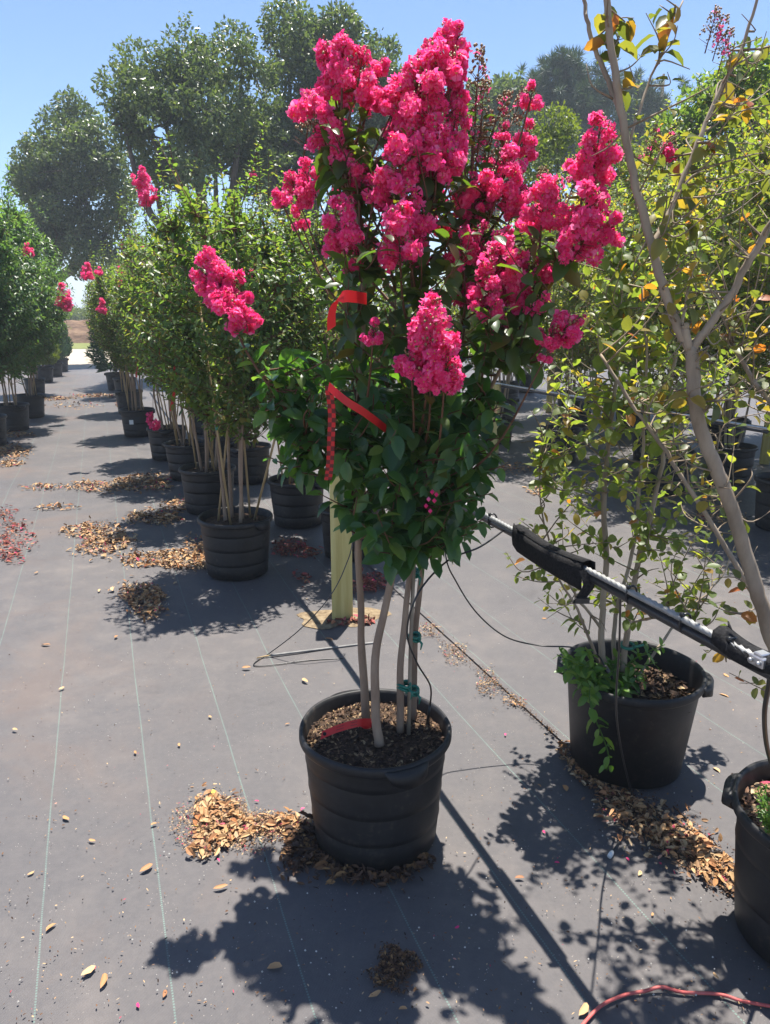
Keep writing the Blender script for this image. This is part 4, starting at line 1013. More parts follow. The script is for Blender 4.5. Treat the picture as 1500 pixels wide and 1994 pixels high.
# ---------------------------------------------------------------- right plant in the second black pot
rng = np.random.default_rng(77)
p2 = pot_at(1232, 1312, 2.41); p2[2] = .014
t = thing('potted_crape_myrtle', 'twiggy sparse crape myrtle in smooth black pot, green sprouts spilling over the rim', 'potted tree', p2)
pm2 = pot_meshes(.245, .195, .375, seed=9, n=64, soil_drop=.10, ribs=0)
ang = rng.uniform(0, 6.28, 900); rr = pm2['Rs'] * .97 * np.sqrt(rng.random(900))
mul = chips_mesh('mulch', rng, np.stack([np.cos(ang) * rr, np.sin(ang) * rr, np.full(900, pm2['top'] + .012)], 1), .034, M['mulch'])
put_pot(t, pm2, mul, rz=-.35)
def Q2(px, py, y): return P(px, py, y) - p2
nodes = []
for pts, r in [
    ([(1176, 1300, 2.38), (1172, 1230, 2.38), (1180, 1100, 2.4), (1176, 980, 2.42), (1186, 860, 2.44), (1200, 740, 2.45), (1204, 640, 2.46), (1215, 520, 2.48)], .0125),
    ([(1212, 1310, 2.36), (1220, 1240, 2.36), (1236, 1130, 2.38), (1262, 1020, 2.4), (1290, 900, 2.42), (1300, 780, 2.45), (1330, 620, 2.5), (1360, 460, 2.55)], .0125),
    ([(1196, 1300, 2.44), (1200, 1200, 2.46), (1236, 1050, 2.5), (1250, 900, 2.52), (1260, 700, 2.55), (1250, 560, 2.55)], .009),
    ([(1165, 1290, 2.36), (1130, 1200, 2.3), (1085, 1120, 2.25), (1050, 1060, 2.2)], .006),
    ([(1240, 1320, 2.4), (1320, 1210, 2.5), (1400, 1130, 2.55), (1440, 1040, 2.6)], .006),
    ([(1215, 1260, 2.36), (1225, 1220, 2.3), (1270, 1205, 2.2), (1340, 1215, 2.12), (1410, 1255, 2.05)], .0048),
    ([(1172, 1225, 2.38), (1110, 1140, 2.35), (1060, 1020, 2.35), (1050, 900, 2.35)], .0055)]:
    s = spline([Q2(*p) for p in pts], 6); s += rng.normal(size=s.shape) * .0015
    mb = MB(); mb.tube(s, np.linspace(r, r * .35, len(s)), 8); obj('trunk', mb.mesh('trunk', M['bark_grey']), t); nodes += [p for p in s if p[2] > .55]
L = Leaves(); tw = MB()
tgt = [Q2(rng.uniform(1030, 1420), rng.uniform(700, 1180), 2.42 + rng.uniform(-.35, .35)) for _ in range(135)]
tgt += [Q2(rng.uniform(1090, 1450), rng.uniform(330, 760), 2.5 + rng.uniform(-.35, .35)) for _ in range(95)]
tgt += [Q2(x, y, yy) for (x, y, yy) in [(985, 1075, 2.2), (1000, 1120, 2.2), (1060, 950, 2.3), (1030, 870, 2.35), (1010, 1010, 2.3), (1390, 1230, 2.1), (1370, 1265, 2.1), (1410, 1270, 2.05), (1085, 1090, 2.15)]]
tip_shoots(rng, L, tw, nodes, np.array(tgt), .044, .034, r0=.0028, keep=.72, ratio=.66, droop=.2, bend=.15)
for i in range(40):          # bare side twigs
    b = nodes[rng.integers(len(nodes))]; e = b + unit(rng.normal(size=3) + np.array((0, 0, .3))) * rng.uniform(.06, .14)
    tw.tube(spline([b, (b + e) / 2 + rng.normal(size=3) * .015, e], 3), np.linspace(.003, .001, 7), 4)
obj('branches', tw.mesh('branches', M['twig_pale']), t)
arr = L.arrays(); order = np.argsort(np.linalg.norm(arr[0] + p2 - np.array((0, 0, CAM_H)), axis=1))
leaf_objects(arr, order[:240], LS['leaf_olive'], t, rng)
o = obj('foliage', leaves_mesh('foliage', arr, leaf_template(), M['leaf_olive'], sel=order[240:]), t); o['kind'] = 'stuff'
L = Leaves(); tw = MB()
for (x, y, yy) in [(1085, 1275, 2.25), (1095, 1310, 2.2), (1110, 1290, 2.25), (1130, 1330, 2.2), (1150, 1300, 2.25), (1170, 1340, 2.2), (1140, 1260, 2.3), (1260, 1250, 2.35), (1295, 1255, 2.35), (1280, 1290, 2.35), (1240, 1300, 2.3), (1210, 1345, 2.2), (1260, 1330, 2.25), (1120, 1345, 2.17), (1180, 1310, 2.3), (1230, 1330, 2.25), (1150, 1355, 2.17), (1270, 1270, 2.4)]:
    b = np.array((rng.uniform(-.16, .02), rng.uniform(-.12, .08), pm2['top'])); e = Q2(x, y, yy)
    pts = spline([b, (b + e) / 2 + np.array((0, 0, .04)), e], 4); tw.tube(pts, .0022, 4); shoot_leaves(L, rng, pts, .1, .028, .052, .5, .1)
tr_ = spline([Q2(1150, 1330, 2.22), Q2(1148, 1358, 2.155), Q2(1155, 1390, 2.12), Q2(1172, 1430, 2.12), Q2(1185, 1470, 2.12), Q2(1182, 1500, 2.12)], 5)
tw.tube(tr_, .0022, 4); shoot_leaves(L, rng, tr_, .05, .036, .052, .52, .2)
obj('sprout_stems', tw.mesh('sprout_stems', M['leaf_bright']), t)
leaf_objects(L.arrays(), range(len(L.arrays()[0])), LS['leaf_bright'], t, rng, 'sprout_leaf')
c = Q2(1222, 1257, 2.36); mb = MB(); an = np.linspace(0, 6.28, 13); mb.tube(np.stack([c[0] + np.cos(an) * .022, c[1] + np.sin(an) * .02, c[2] + .004 * np.sin(an)], 1), .006, 5); mb.tube([c + np.array((.015, -.015, 0)), c + np.array((.05, -.02, .012))], [.006, .004], 5); obj('tie_tape', mb.mesh('tie_tape', M['tape_green']), t)

# ---------------------------------------------------------------- leaning tree in the pot at the right edge
rng = np.random.default_rng(88)
p3 = np.array((1.13, 1.60, .014))
t = thing('potted_crape_myrtle', 'leaning forked crape myrtle with yellowing leaves in the pot cut by the frame edge', 'potted tree', p3)
pm3 = pot_meshes(.238, .19, .385, seed=15, n=64, soil_drop=.06, ribs=2)
ang = rng.uniform(0, 6.28, 900); rr = pm3['Rs'] * .97 * np.sqrt(rng.random(900))
mul = chips_mesh('mulch', rng, np.stack([np.cos(ang) * rr, np.sin(ang) * rr, np.full(900, pm3['top'] + .012)], 1), .034, M['litter'])
put_pot(t, pm3, mul, rz=2.6)
def Q3(px, py, y): return P(px, py, y) - p3
def leaning(pts, r0, r1):
    s = spline([Q3(*p) if p[0] > 10 else np.array(p) for p in pts], 6); s += rng.normal(size=s.shape) * .0012
    mb = MB(); mb.tube(s, np.linspace(r0, r1, len(s)), 9); obj('trunk', mb.mesh('trunk', M['bark_grey']), t); return s
nodes = []
b0 = (-.02, .05, .32)
nodes += list(leaning([b0, (1530, 1330, 1.68), (1492, 1210, 1.70), (1462, 1110, 1.70), (1428, 1000, 1.70), (1392, 905, 1.70), (1362, 825, 1.70), (1352, 750, 1.70), (1345, 675, 1.70)], .0190, .0145)[24:])
nodes += list(leaning([(1345, 680, 1.70), (1325, 645, 1.70), (1298, 580, 1.71), (1270, 480, 1.72), (1238, 360, 1.73), (1212, 230, 1.74), (1192, 100, 1.75), (1180, -30, 1.76)], .0115, .0070))
nodes += list(leaning([(1345, 680, 1.70), (1365, 655, 1.69), (1420, 580, 1.67), (1470, 490, 1.65), (1520, 400, 1.63), (1560, 280, 1.62)], .0105, .0060))
leaning([(1343, 680, 1.695), (1336, 645, 1.69), (1333, 630, 1.69)], .0085, .0080)
nodes += list(leaning([(1212, 230, 1.74), (1175, 130, 1.78), (1150, 70, 1.8), (1138, 0, 1.8), (1135, -60, 1.8)], .0060, .0035))
nodes += list(leaning([(1270, 480, 1.72), (1300, 420, 1.75), (1350, 300, 1.78), (1400, 180, 1.8), (1450, 80, 1.82), (1480, -20, 1.83)], .0065, .0030))
nodes += list(leaning([b0, (1560, 1300, 1.8), (1480, 1180, 1.85), (1380, 1010, 1.9), (1310, 900, 1.92), (1240, 800, 1.95), (1170, 690, 2.0)], .0090, .0040))
nodes += list(leaning([b0, (1600, 1200, 1.75), (1590, 1000, 1.8), (1560, 860, 1.85), (1480, 760, 1.9), (1420, 660, 1.95)], .0110, .0050))
nodes += list(leaning([(1220, 300, 1.735), (1250, 200, 1.78), (1290, 100, 1.8), (1330, 0, 1.82)], .0035, .0018))
L = Leaves(); tw = MB(); N = np.array(nodes)
tgt = [Q3(rng.uniform(1290, 1540), rng.uniform(250, 1000), 1.75 + rng.uniform(-.15, .35)) for _ in range(130)]
tgt += [Q3(rng.uniform(1380, 1530), rng.uniform(60, 400), 1.8 + rng.uniform(-.2, .2)) for _ in range(34)]
tgt += [Q3(x, y, 1.72) for (x, y) in [(1420, 1310), (1450, 1270), (1440, 1330), (1480, 1340), (1390, 1180), (1370, 1130), (1420, 1190)]]
big = [Q3(x, y, 1.76 + rng.uniform(-.04, .05)) for (x, y) in [(1235, 35), (1258, 25), (1285, 10), (1300, 85), (1280, 120), (1262, 95), (1320, 50), (1315, 30), (1205, 105), (1185, 95), (1215, 75), (1180, 15), (1300, 140), (1225, 125)]]
tip_shoots(rng, L, tw, N[N[:, 2] > 1.75], np.array(big), .052, .03, r0=.0022, keep=.6, ratio=.66, droop=.2, bend=.05)
tip_shoots(rng, L, tw, N, np.array(tgt), .041, .058, r0=.0026, keep=.62, ratio=.66, droop=.15, bend=.1)
for i in range(45):
    b = N[rng.integers(len(N))]; e = b + unit(rng.normal(size=3) + np.array((0, 0, .4))) * rng.uniform(.04, .10)
    tw.tube(spline([b, (b + e) / 2 + rng.normal(size=3) * .015, e], 3), np.linspace(.0028, .0009, 7), 4)
obj('branches', tw.mesh('branches', M['twig_pale']), t)
arr = L.arrays(); order = np.argsort(np.linalg.norm(arr[0] + p3 - np.array((0, 0, CAM_H)), axis=1))
leaf_objects(arr, order[:280], LS['leaf_autumn'], t, rng)
o = obj('foliage', leaves_mesh('foliage', arr, leaf_template(), M['leaf_autumn'], sel=order[280:]), t); o['kind'] = 'stuff'
for (x, y, yy) in [(1400, 75, 1.8), (1385, 60, 1.8), (1410, 100, 1.8), (1270, 290, 1.8), (1300, 295, 1.85)]:
    put_flower(t, Q3(x, y, yy), (0.2, 0, 1), .028, rng, 'seed')
put_flower(t, Q3(1300, 295, 1.85), (0, 0, 1), .020, rng, 'small')
# small fern-like weed in this pot
L = Leaves(); tw = MB()
for (x, y) in [(1480, 1575), (1495, 1590), (1488, 1610), (1500, 1560), (1475, 1535), (1490, 1530)]:
    b = Q3(1500, 1625, 1.55); e = Q3(x, y, 1.52); pts = spline([b, (b + e) / 2 + np.array((0, 0, .01)), e], 4); tw.tube(pts, .0012, 4); shoot_leaves(L, rng, pts, .2, .007, .016, .4, .0)
obj('weed_stems', tw.mesh('weed_stems', M['leaf_bright']), t); o = obj('weed_leaves', leaves_mesh('weed_leaves', L.arrays(), HEX, M['leaf_bright']), t); o['kind'] = 'stuff'

# ---------------------------------------------------------------- posts
def post(label, base, h, w=.112, rz=ROW_AZ):
    t = thing('wooden_post', label, 'post', base, 'yellow irrigation posts')
    rngp = np.random.default_rng(int(abs(base[0]) * 997) % 1000); mb = MB(); b = .005; x = w / 2
    sec = [(x, -x + b), (x, x - b), (x - b, x), (-x + b, x), (-x, x - b), (-x, -x + b), (-x + b, -x), (x - b, -x)]
    zs = [-.02, h * .33, h * .66, h - .004, h]; V = []
    for i, z in enumerate(zs):
        f = .97 if i == 4 else 1
        for (a, c) in sec: V.append((a * f + rngp.normal() * .0006, c * f + rngp.normal() * .0006, z))
    q = [(i * 8 + j, i * 8 + (j + 1) % 8, (i + 1) * 8 + (j + 1) % 8, (i + 1) * 8 + j) for i in range(4) for j in range(8)]
    V.append((0, 0, h)); tt = [(32 + j, 32 + (j + 1) % 8, 40) for j in range(8)]
    mb.add(V, q, tt); o = obj('timber', mb.mesh('timber', M['yellow_wood'], False), t); t.rotation_euler = (0, 0, rz)
    cap = MB(); cap.tube([(0, 0, h - .012), (0, 0, h + .012)], [.008, .008], 8); obj('bolt', cap.mesh('bolt', M['steel']), t)
    return t
PZ = .98
post_b = G(667, 1204); post_s = float(np.dot(post_b, ROW)); post_l = float(np.dot(post_b, LAT)); 
post('square yellow post in sandy soil behind the flowering plant', np.array((post_b[0], post_b[1], 0)), PZ - .014, rz=math.radians(4))
PL = post_l - .0
for i, (px, py, lb) in enumerate([(961, 893, 'yellow post seen right of the flowering plant, pot behind it'), (1069, 803, 'thinner far yellow post among pots of the hindmost row'), (1488, 905, 'yellow post at the right, under the far thin pipe')]):
    b = G(px, py); post(lb, np.array((b[0], b[1], .01)), .84, .095)

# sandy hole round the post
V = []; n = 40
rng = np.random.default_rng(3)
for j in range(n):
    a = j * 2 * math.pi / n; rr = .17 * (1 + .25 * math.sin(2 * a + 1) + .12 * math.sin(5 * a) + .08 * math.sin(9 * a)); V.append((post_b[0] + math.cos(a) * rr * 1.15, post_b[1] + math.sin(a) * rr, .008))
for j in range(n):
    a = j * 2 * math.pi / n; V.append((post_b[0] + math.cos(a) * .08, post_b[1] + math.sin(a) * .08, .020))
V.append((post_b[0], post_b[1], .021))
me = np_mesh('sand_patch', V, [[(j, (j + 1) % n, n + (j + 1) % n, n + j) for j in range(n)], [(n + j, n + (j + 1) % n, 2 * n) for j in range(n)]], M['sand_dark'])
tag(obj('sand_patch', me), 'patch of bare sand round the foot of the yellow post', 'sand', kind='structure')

# ---------------------------------------------------------------- irrigation pipes and cable
PIPE_L = PL
t = thing('irrigation_pipe', 'thick black irrigation pipe slung under a twisted steel cable across the right plants', 'pipe', RL(0, PIPE_L, PZ))
o0 = RL(0, PIPE_L, PZ)
def sag(s): return -.022 * math.sin((s - post_s) * math.pi / 5.5) ** 2
S = np.linspace(-1.2, 17, 120)
pp = np.array([RL(s, PIPE_L, PZ + sag(s) + .004 * math.sin(s * 4.1)) for s in S]) - o0
mb = MB(); mb.tube(pp, .0125, 12); obj('pipe', mb.mesh('pipe', M['black_pipe']), t)
S2 = np.concatenate([np.arange(-.6, 3.6, .006), np.linspace(3.62, 17, 80)])
cc = np.array([RL(s, PIPE_L - .0085, PZ + sag(s) + .0185 + .0010 * math.sin(s * 7)) for s in S2]) - o0
mb = MB(); mb.tube(cc, .0076, 12, lobes=np.array([1.06, .70] * 6), twist=.34); obj('steel_cable', mb.mesh('steel_cable', M['cable']), t)
def near_s(px):    # distance along the row where the pipe shows at picture x
    best = min(np.arange(-.3, 6, .005), key=lambda s: abs(CX + FPX * RL(s, PIPE_L, PZ)[0] / (RL(s, PIPE_L, PZ)[1] * cp - (PZ - CAM_H) * sp) - px)); return float(best)
for px in (1015, 1232, 1430, 960, 1335):
    s = near_s(px); c = RL(s, PIPE_L, PZ + sag(s)) - o0; an = np.linspace(0, 2 * math.pi, 15); mb = MB()
    mb.tube(np.stack([c[k] + np.cos(an) * .0155 * LAT[k] + (0 if k < 2 else 1) * (np.sin(an) * .0225 + .008) for k in range(3)], 1), .0028, 5)
    mb.box(c + LAT * -.012 + np.array((0, 0, .030)), (.008, .008, .008)); obj('zip_tie', mb.mesh('zip_tie', M['black_tube']), t)
s = near_s(1488); c = RL(s, PIPE_L - .0085, PZ + sag(s) + .0185) - o0
Rm = np.stack([ROW, LAT, np.array((0, 0, 1))], 1)
mb = MB(); mb.box(c, (.034, .030, .020), Rm); mb.box(c + np.array((0, 0, .012)), (.020, .024, .008), Rm)
cl = obj('cable_clamp', mb.mesh('cable_clamp', M['steel'], False), t); bv = cl.modifiers.new('bevel', 'BEVEL'); bv.width = .002
for d in (-.009, .009):
    mb = MB(); q = c + ROW * d - LAT * .015; mb.tube([q, q - LAT * .006], [.0045, .0045], 6); obj('nut', mb.mesh('nut', M['steel']), cl)
t = thing('irrigation_pipe', 'thin pale pipe crossing far behind the twiggy right plant', 'pipe', RL(0, 4.25, .85)); mb = MB()
mb.tube(np.array([RL(s, 4.25, .85) - RL(0, 4.25, .85) for s in np.linspace(-1, 20, 30)]), .012, 8); obj('pipe', mb.mesh('pipe', M['steel']), t)
mb = MB(); mb.tube(np.array([RL(s, 4.25, .826) - RL(0, 4.25, .85) for s in np.linspace(-1, 20, 30)]), .010, 8); obj('water_hose', mb.mesh('water_hose', M['black_pipe']), t)
# hook and loop straps
def band_on_pipe(label, s0, s1, drop0, drop1, tail=True, tilt=.0, side=-1):
    base = RL(s0, PIPE_L, PZ); t = thing('hook_and_loop_strap', label, 'strap', base)
    n = 12; V = []
    for i in range(n + 1):
        f = i / n; s = s0 + (s1 - s0) * f; z = PZ + sag(s) + .034
        dr = drop0 + (drop1 - drop0) * f; out = side * (.020 + tilt * math.sin(f * math.pi))
        for k in range(5):
            g = k / 4; V.append(RL(s, PIPE_L + out + side * .004 * math.sin(g * 3), z - dr * g - .012 * math.sin(f * math.pi) * (1 - g) + (.012 if i == 0 else 0)) - base)
    q = [(i * 5 + k, i * 5 + k + 1, (i + 1) * 5 + k + 1, (i + 1) * 5 + k) for i in range(n) for k in range(4)]
    o = obj('strap_face', np_mesh('strap_face', V, [q], M['strap']), t); m = o.modifiers.new('thickness', 'SOLIDIFY'); m.thickness = .003
    V = []
    for i in range(n + 1):
        f = i / n; s = s0 + (s1 - s0) * f; z = PZ + sag(s) + .036
        for (l, dz) in [(side * .022, 0), (0, .004), (-side * .016, -.004), (-side * .018, -.03)]: V.append(RL(s, PIPE_L + l, z + dz - .012 * math.sin(f * math.pi)) - base)
    q = [(i * 4 + k, i * 4 + k + 1, (i + 1) * 4 + k + 1, (i + 1) * 4 + k) for i in range(n) for k in range(3)]
    o = obj('strap_wrap', np_mesh('strap_wrap', V, [q], M['strap']), t); m = o.modifiers.new('thickness', 'SOLIDIFY'); m.thickness = .002
    if tail:
        e = RL(s1 - .01, PIPE_L - .022, PZ) - base
        pts = spline([e + np.array((0, 0, -.0)), e + np.array((.012, -.01, -.035)), e + np.array((-.004, -.012, -.065)), e + np.array((-.012, -.01, -.085))], 4)
        strip('strap_tail', pts, np.array((.030, .004, .0)), M['strap'], t, thick=.003)
        mb = MB(); mb.box(pts[-3] + np.array((0.004, -.004, 0)), (.036, .008, .014)); b_ = obj('buckle', mb.mesh('buckle', M['black_tube'], False), t)
    return t
band_on_pipe('wide black hook and loop strap wrapped over the pipe, its tail dangling', near_s(1010), near_s(1148), .066, .074, True, .006)
band_on_pipe('black mesh strap lying along the pipe beside the cable clamp', near_s(1398), near_s(1520), .046, .05, False, .0, 1)

# ---------------------------------------------------------------- drip tubes, cord, rod
def hose(name, label, cat, pts, r, mat, n=7, group=None, k=8, ends=()):
    pts = np.array(pts); base = pts[0]; t = thing(name, label, cat, base, group)
    mb = MB(); mb.tube(spline(pts, k) - base, r, n); obj('tube', mb.mesh('tube', M[mat]), t)
    for nm, a, b, rr, mt in ends:
        mb = MB(); a = np.array(a) - base; b = np.array(b) - base; mb.tube([a, a * .6 + b * .4, b], [rr * .7, rr, rr], 8); obj(nm, mb.mesh(nm, M[mt]), t)
    return t
s = near_s(985); pA = RL(s, PIPE_L, PZ - .013)
hose('drip_tube', 'thin black drip tube looping from the pipe down into the flowering plant pot', 'drip tube',
     [pA, P(935, 1065, 2.02), P(872, 1092, 1.96), P(815, 1155, 1.88), P(793, 1230, 1.88), P(812, 1290, 1.95), P(838, 1335, 2.06), P(838, 1372, 2.1), P(834, 1398, 2.11)], .0028, 'black_tube', ends=[('drip_stake', P(837, 1375, 2.1), P(832, 1415, 2.11), .0055, 'black_tube')])
s = near_s(868); pB = RL(s, PIPE_L, PZ - .013)
hose('drip_tube', 'black drip tube sagging from the pipe to the pot of the twiggy plant', 'drip tube',
     [pB, P(868, 1080, 2.45), P(890, 1135, 2.5), P(930, 1195, 2.5), P(985, 1240, 2.5), P(1050, 1257, 2.5), P(1110, 1260, 2.45), P(1160, 1272, 2.35), P(1185, 1310, 2.3)], .0028, 'black_tube', ends=[('emitter', P(1178, 1296, 2.31), P(1190, 1322, 2.3), .010, 'black_tube')])
s = near_s(690); pC = RL(s, PIPE_L, PZ - .013)
hose('drip_tube', 'black drip tube hanging past the yellow post and trailing on the cloth', 'drip tube',
     [pC, P(688, 1040, 3.45), P(672, 1105, 3.35), P(640, 1165, 3.3), P(585, 1225, 3.25), G(525, 1272, .02), G(497, 1290, .006), G(500, 1297, .006), G(545, 1293, .006), G(600, 1286, .006), G(668, 1282, .006)], .0026, 'black_tube')
s = near_s(1209); pD = RL(s, PIPE_L, PZ - .013)
hose('drip_tube', 'black drip tube hanging from the pipe in front of the twiggy plant pot', 'drip tube',
     [pD, P(1206, 1260, 1.80), P(1200, 1380, 1.92), P(1212, 1470, 2.08), G(1232, 1555, .012), G(1232, 1590, .018), G(1205, 1640, .016), G(1192, 1660, .016)], .0030, 'black_tube', ends=[('tube_end', G(1193, 1658, .016), G(1187, 1668, .016), .0075, 'white_plastic')])
s = near_s(1505); pE_ = RL(s, PIPE_L, PZ - .013)
hose('drip_tube', 'thick black hose hanging from the pipe into the pot at the frame edge', 'drip tube',
     [pE_, P(1498, 1330, 1.30), P(1489, 1390, 1.38), P(1495, 1460, 1.5), P(1520, 1540, 1.6), P(1540, 1600, 1.62)], .0052, 'black_tube')
hose('cord', 'pinkish red cord curving over the cloth near the cut off pot', 'cord',
     [G(1110, 2030, .012), G(1140, 1990, .014), G(1172, 1958, .014), G(1215, 1938, .014), G(1255, 1930, .015), G(1290, 1922, .022), G(1330, 1932, .015), G(1400, 1936, .014), G(1450, 1950, .014), G(1540, 1966, .014)], .0042, 'red_cord')
hose('metal_rod', 'thin dull grey rod lying on the cloth in front of the yellow post', 'rod', [G(528, 1276, .010), G(610, 1266, .010), G(700, 1255, .010), G(735, 1251, .010)], .0060, 'rod_grey', ends=[('rod_tip', G(500, 1281, .008), G(532, 1275, .010), .004, 'bamboo')])
hose('twig', 'thin pale twig lying on the cloth behind the twiggy plant pot', 'twig', [G(1015, 862, .02), G(1040, 858, .02), G(1066, 855, .02)], .006, 'twig_pale')
hose('twig', 'short dark twig on the cloth beside the twiggy plant pot', 'twig', [G(1312, 1570, .014), G(1330, 1588, .016), G(1350, 1608, .015)], .0025, 'twig')

# ---------------------------------------------------------------- leaf litter
rng = np.random.default_rng(17)
def patch(cx, cy, rx, ry, n, rot=0.0):
    out = []; ph = rng.uniform(0, 6.28, 3)
    n = int(n * 1.7)
    while len(out) < n:
        a = rng.uniform(0, 6.28); q = rng.random() ** .55; ed = 1 + .22 * math.sin(2 * a + ph[0]) + .16 * math.sin(3 * a + ph[1]) + .1 * math.sin(7 * a + ph[2])
        x, y = math.cos(a) * q * rx * ed, math.sin(a) * q * ry * ed
        if rng.random() < .10: x *= 1.35; y *= 1.35
        c, s_ = math.cos(rot), math.sin(rot)
        g = G(cx + x * c - y * s_, cy + x * s_ + y * c); out.append((g[0], g[1], .0135 + .014 * rng.random() * (1 - q)))
    return np.array(out)
def band(pts, w, n):
    pts = np.array(pts, dtype=float); seg = np.linalg.norm(np.diff(pts, axis=0), axis=1); cum = np.concatenate([[0], np.cumsum(seg)]); out = []
    for _ in range(int(n * 1.5)):
        s = rng.uniform(0, cum[-1]); x = np.interp(s, cum, pts[:, 0]); y = np.interp(s, cum, pts[:, 1]); ww = np.interp(s, cum, w)
        g = G(x + rng.normal() * ww * .6, y + rng.normal() * ww * .5); out.append((g[0], g[1], .014 + .010 * rng.random()))
    return np.array(out)
CURL = leaf_template(.32, .25, .05, .12)
def litter(name, label, pts, size, mat, crumbs=0):
    if size > .012:
        k = max(6, len(pts) // 5); sel = rng.permutation(len(pts)); big_, sm_ = pts[sel[:k]] + np.array((0, 0, .004)), pts[sel[k:]]
        m1 = chips_mesh(name, rng, sm_, size, M[mat], flat=.4); m2 = chips_mesh('tmp', rng, big_, min(size * 1.45, .05), M[mat], flat=.3, tmpl=CURL)
        n1 = len(m1.polygons)
        import bmesh
        bm = bmesh.new(); bm.from_mesh(m1); bm.from_mesh(m2); bm.to_mesh(m1); bm.free(); bpy.data.meshes.remove(m2)
        if mat == 'litter':
            m1.materials.append(M['dry_leaf']); mi = np.zeros(len(m1.polygons), dtype=np.int32); mi[n1:] = 1; m1.polygons.foreach_set('material_index', mi)
        o = obj(name, m1)
    else: o = obj(name, chips_mesh(name, rng, pts, size, M[mat], flat=.4))
    tag(o, label, 'leaf litter', kind='stuff'); return o
litter('leaf_litter', 'heap of dry tan leaves and pink petals left of the dented pot', np.concatenate([patch(430, 1605, 62, 42, 620), patch(400, 1660, 30, 18, 60), patch(540, 1610, 50, 24, 160)]), 0.0192, 'litter')
litter('leaf_litter', 'fine tan crumbs among the heap left of the dented pot', np.concatenate([patch(435, 1610, 88, 62, 1600), patch(545, 1612, 72, 28, 700)]), 0.0070, 'litter')
pr = []
for i in range(520):
    a = rng.uniform(math.pi * .93, math.pi * 1.78); r_ = .195 + abs(rng.normal()) * .035 * (1.5 if a < math.pi * 1.35 else .7); pr.append((main[0] + math.cos(a) * r_, main[1] + math.sin(a) * r_, .008 + .02 * rng.random()))
litter('leaf_litter', 'dark brown leaves banked against the foot of the dented pot', np.array(pr + [tuple(x) for x in patch(585, 1660, 40, 34, 170)]), 0.0222, 'litter_dark')
litter('leaf_litter', 'small square clump of brown mulch on the cloth below the dented pot', np.concatenate([patch(775, 1880, 34, 34, 420), patch(760, 1910, 34, 30, 220)]), 0.0110, 'litter_dark')
litter('leaf_litter', 'band of tan leaves and petals running from the twiggy pot to the cut off pot', np.concatenate([band([(1180, 1555), (1250, 1605), (1330, 1650), (1420, 1720)], [26, 42, 40, 26], 900), band([(1090, 1460), (1130, 1520), (1180, 1550)], [12, 14, 16], 160)]), 0.0192, 'litter')
litter('leaf_litter', 'dark crumbs along the seam beside the twiggy pot', np.concatenate([band([(1180, 1550), (1260, 1600), (1340, 1655), (1445, 1745)], [24, 44, 42, 22], 1500), band([(820, 1220), (945, 1320), (1085, 1440)], [5, 8, 4], 300)]), 0.0090, 'litter_dark')
litter('leaf_litter', 'three tan drifts of leaf crumbs along the cloth seam', np.concatenate([patch(838, 1232, 22, 16, 110), patch(885, 1275, 30, 18, 150), patch(950, 1335, 26, 24, 170), patch(1000, 1370, 22, 14, 60)]), 0.0104, 'litter')
litter('leaf_litter', 'tan leaf heap below the first staked aisle pot', patch(280, 1170, 46, 30, 430), 0.0266, 'litter')
litter('leaf_litter', 'spread of tan leaves around the first staked aisle pot', np.concatenate([patch(335, 1092, 78, 22, 520), patch(400, 1070, 40, 24, 160)]), 0.0296, 'litter')
litter('leaf_litter', 'red brown leaves between the first aisle pot and the yellow post', np.concatenate([patch(572, 1072, 48, 16, 330), patch(590, 1130, 18, 10, 40), patch(720, 1140, 34, 18, 260), patch(690, 1215, 40, 8, 60)]), 0.0237, 'litter_red')
litter('leaf_litter', 'tan and red leaf drift in the middle of the aisle', np.concatenate([patch(205, 1055, 62, 24, 420), patch(170, 1035, 40, 16, 150)]), 0.0296, 'litter')
litter('leaf_litter', 'leaf drift at the foot of the second and third aisle pots', np.concatenate([patch(275, 942, 72, 14, 520), patch(180, 950, 40, 13, 170), patch(300, 1010, 62, 13, 260), patch(345, 985, 26, 16, 120), patch(90, 950, 60, 6, 70), patch(110, 990, 50, 6, 40)]), 0.0333, 'litter')
litter('leaf_litter', 'leaf drifts before the pots on the left of the aisle', np.concatenate([patch(22, 880, 36, 14, 330), patch(20, 905, 28, 6, 90), patch(30, 848, 40, 6, 150)]), 0.0370, 'litter')
litter('leaf_litter', 'reddish litter at the left edge of the aisle', np.concatenate([patch(15, 1040, 42, 40, 330), patch(20, 1085, 30, 14, 90), patch(0, 1000, 28, 12, 60)]), 0.0237, 'litter_red')
litter('leaf_litter', 'pale strip of dry leaves across the far aisle', np.concatenate([patch(110, 777, 36, 4, 220), patch(190, 772, 42, 4, 280), patch(235, 787, 12, 5, 60), patch(150, 790, 60, 6, 60)]), 0.0444, 'litter')
litter('leaf_litter', 'leaf drifts on the cloth behind the twiggy right plant', np.concatenate([patch(1000, 915, 40, 10, 120), patch(1050, 958, 26, 8, 80), patch(1110, 940, 40, 8, 80), patch(1400, 1010, 60, 12, 120)]), 0.0296, 'litter')
sp_pts = []
for i in range(1500):
    px, py = rng.uniform(-50, 1550), 740 + 1280 * rng.random() ** 1.0
    g = G(px, py); sp_pts.append((g[0], g[1], .0135))
o = obj('leaf_litter', chips_mesh('leaf_litter', rng, np.array(sp_pts), .008, M['litter'], .3)); tag(o, 'specks of leaf crumbs strewn thinly over the whole cloth', 'leaf litter', kind='stuff')
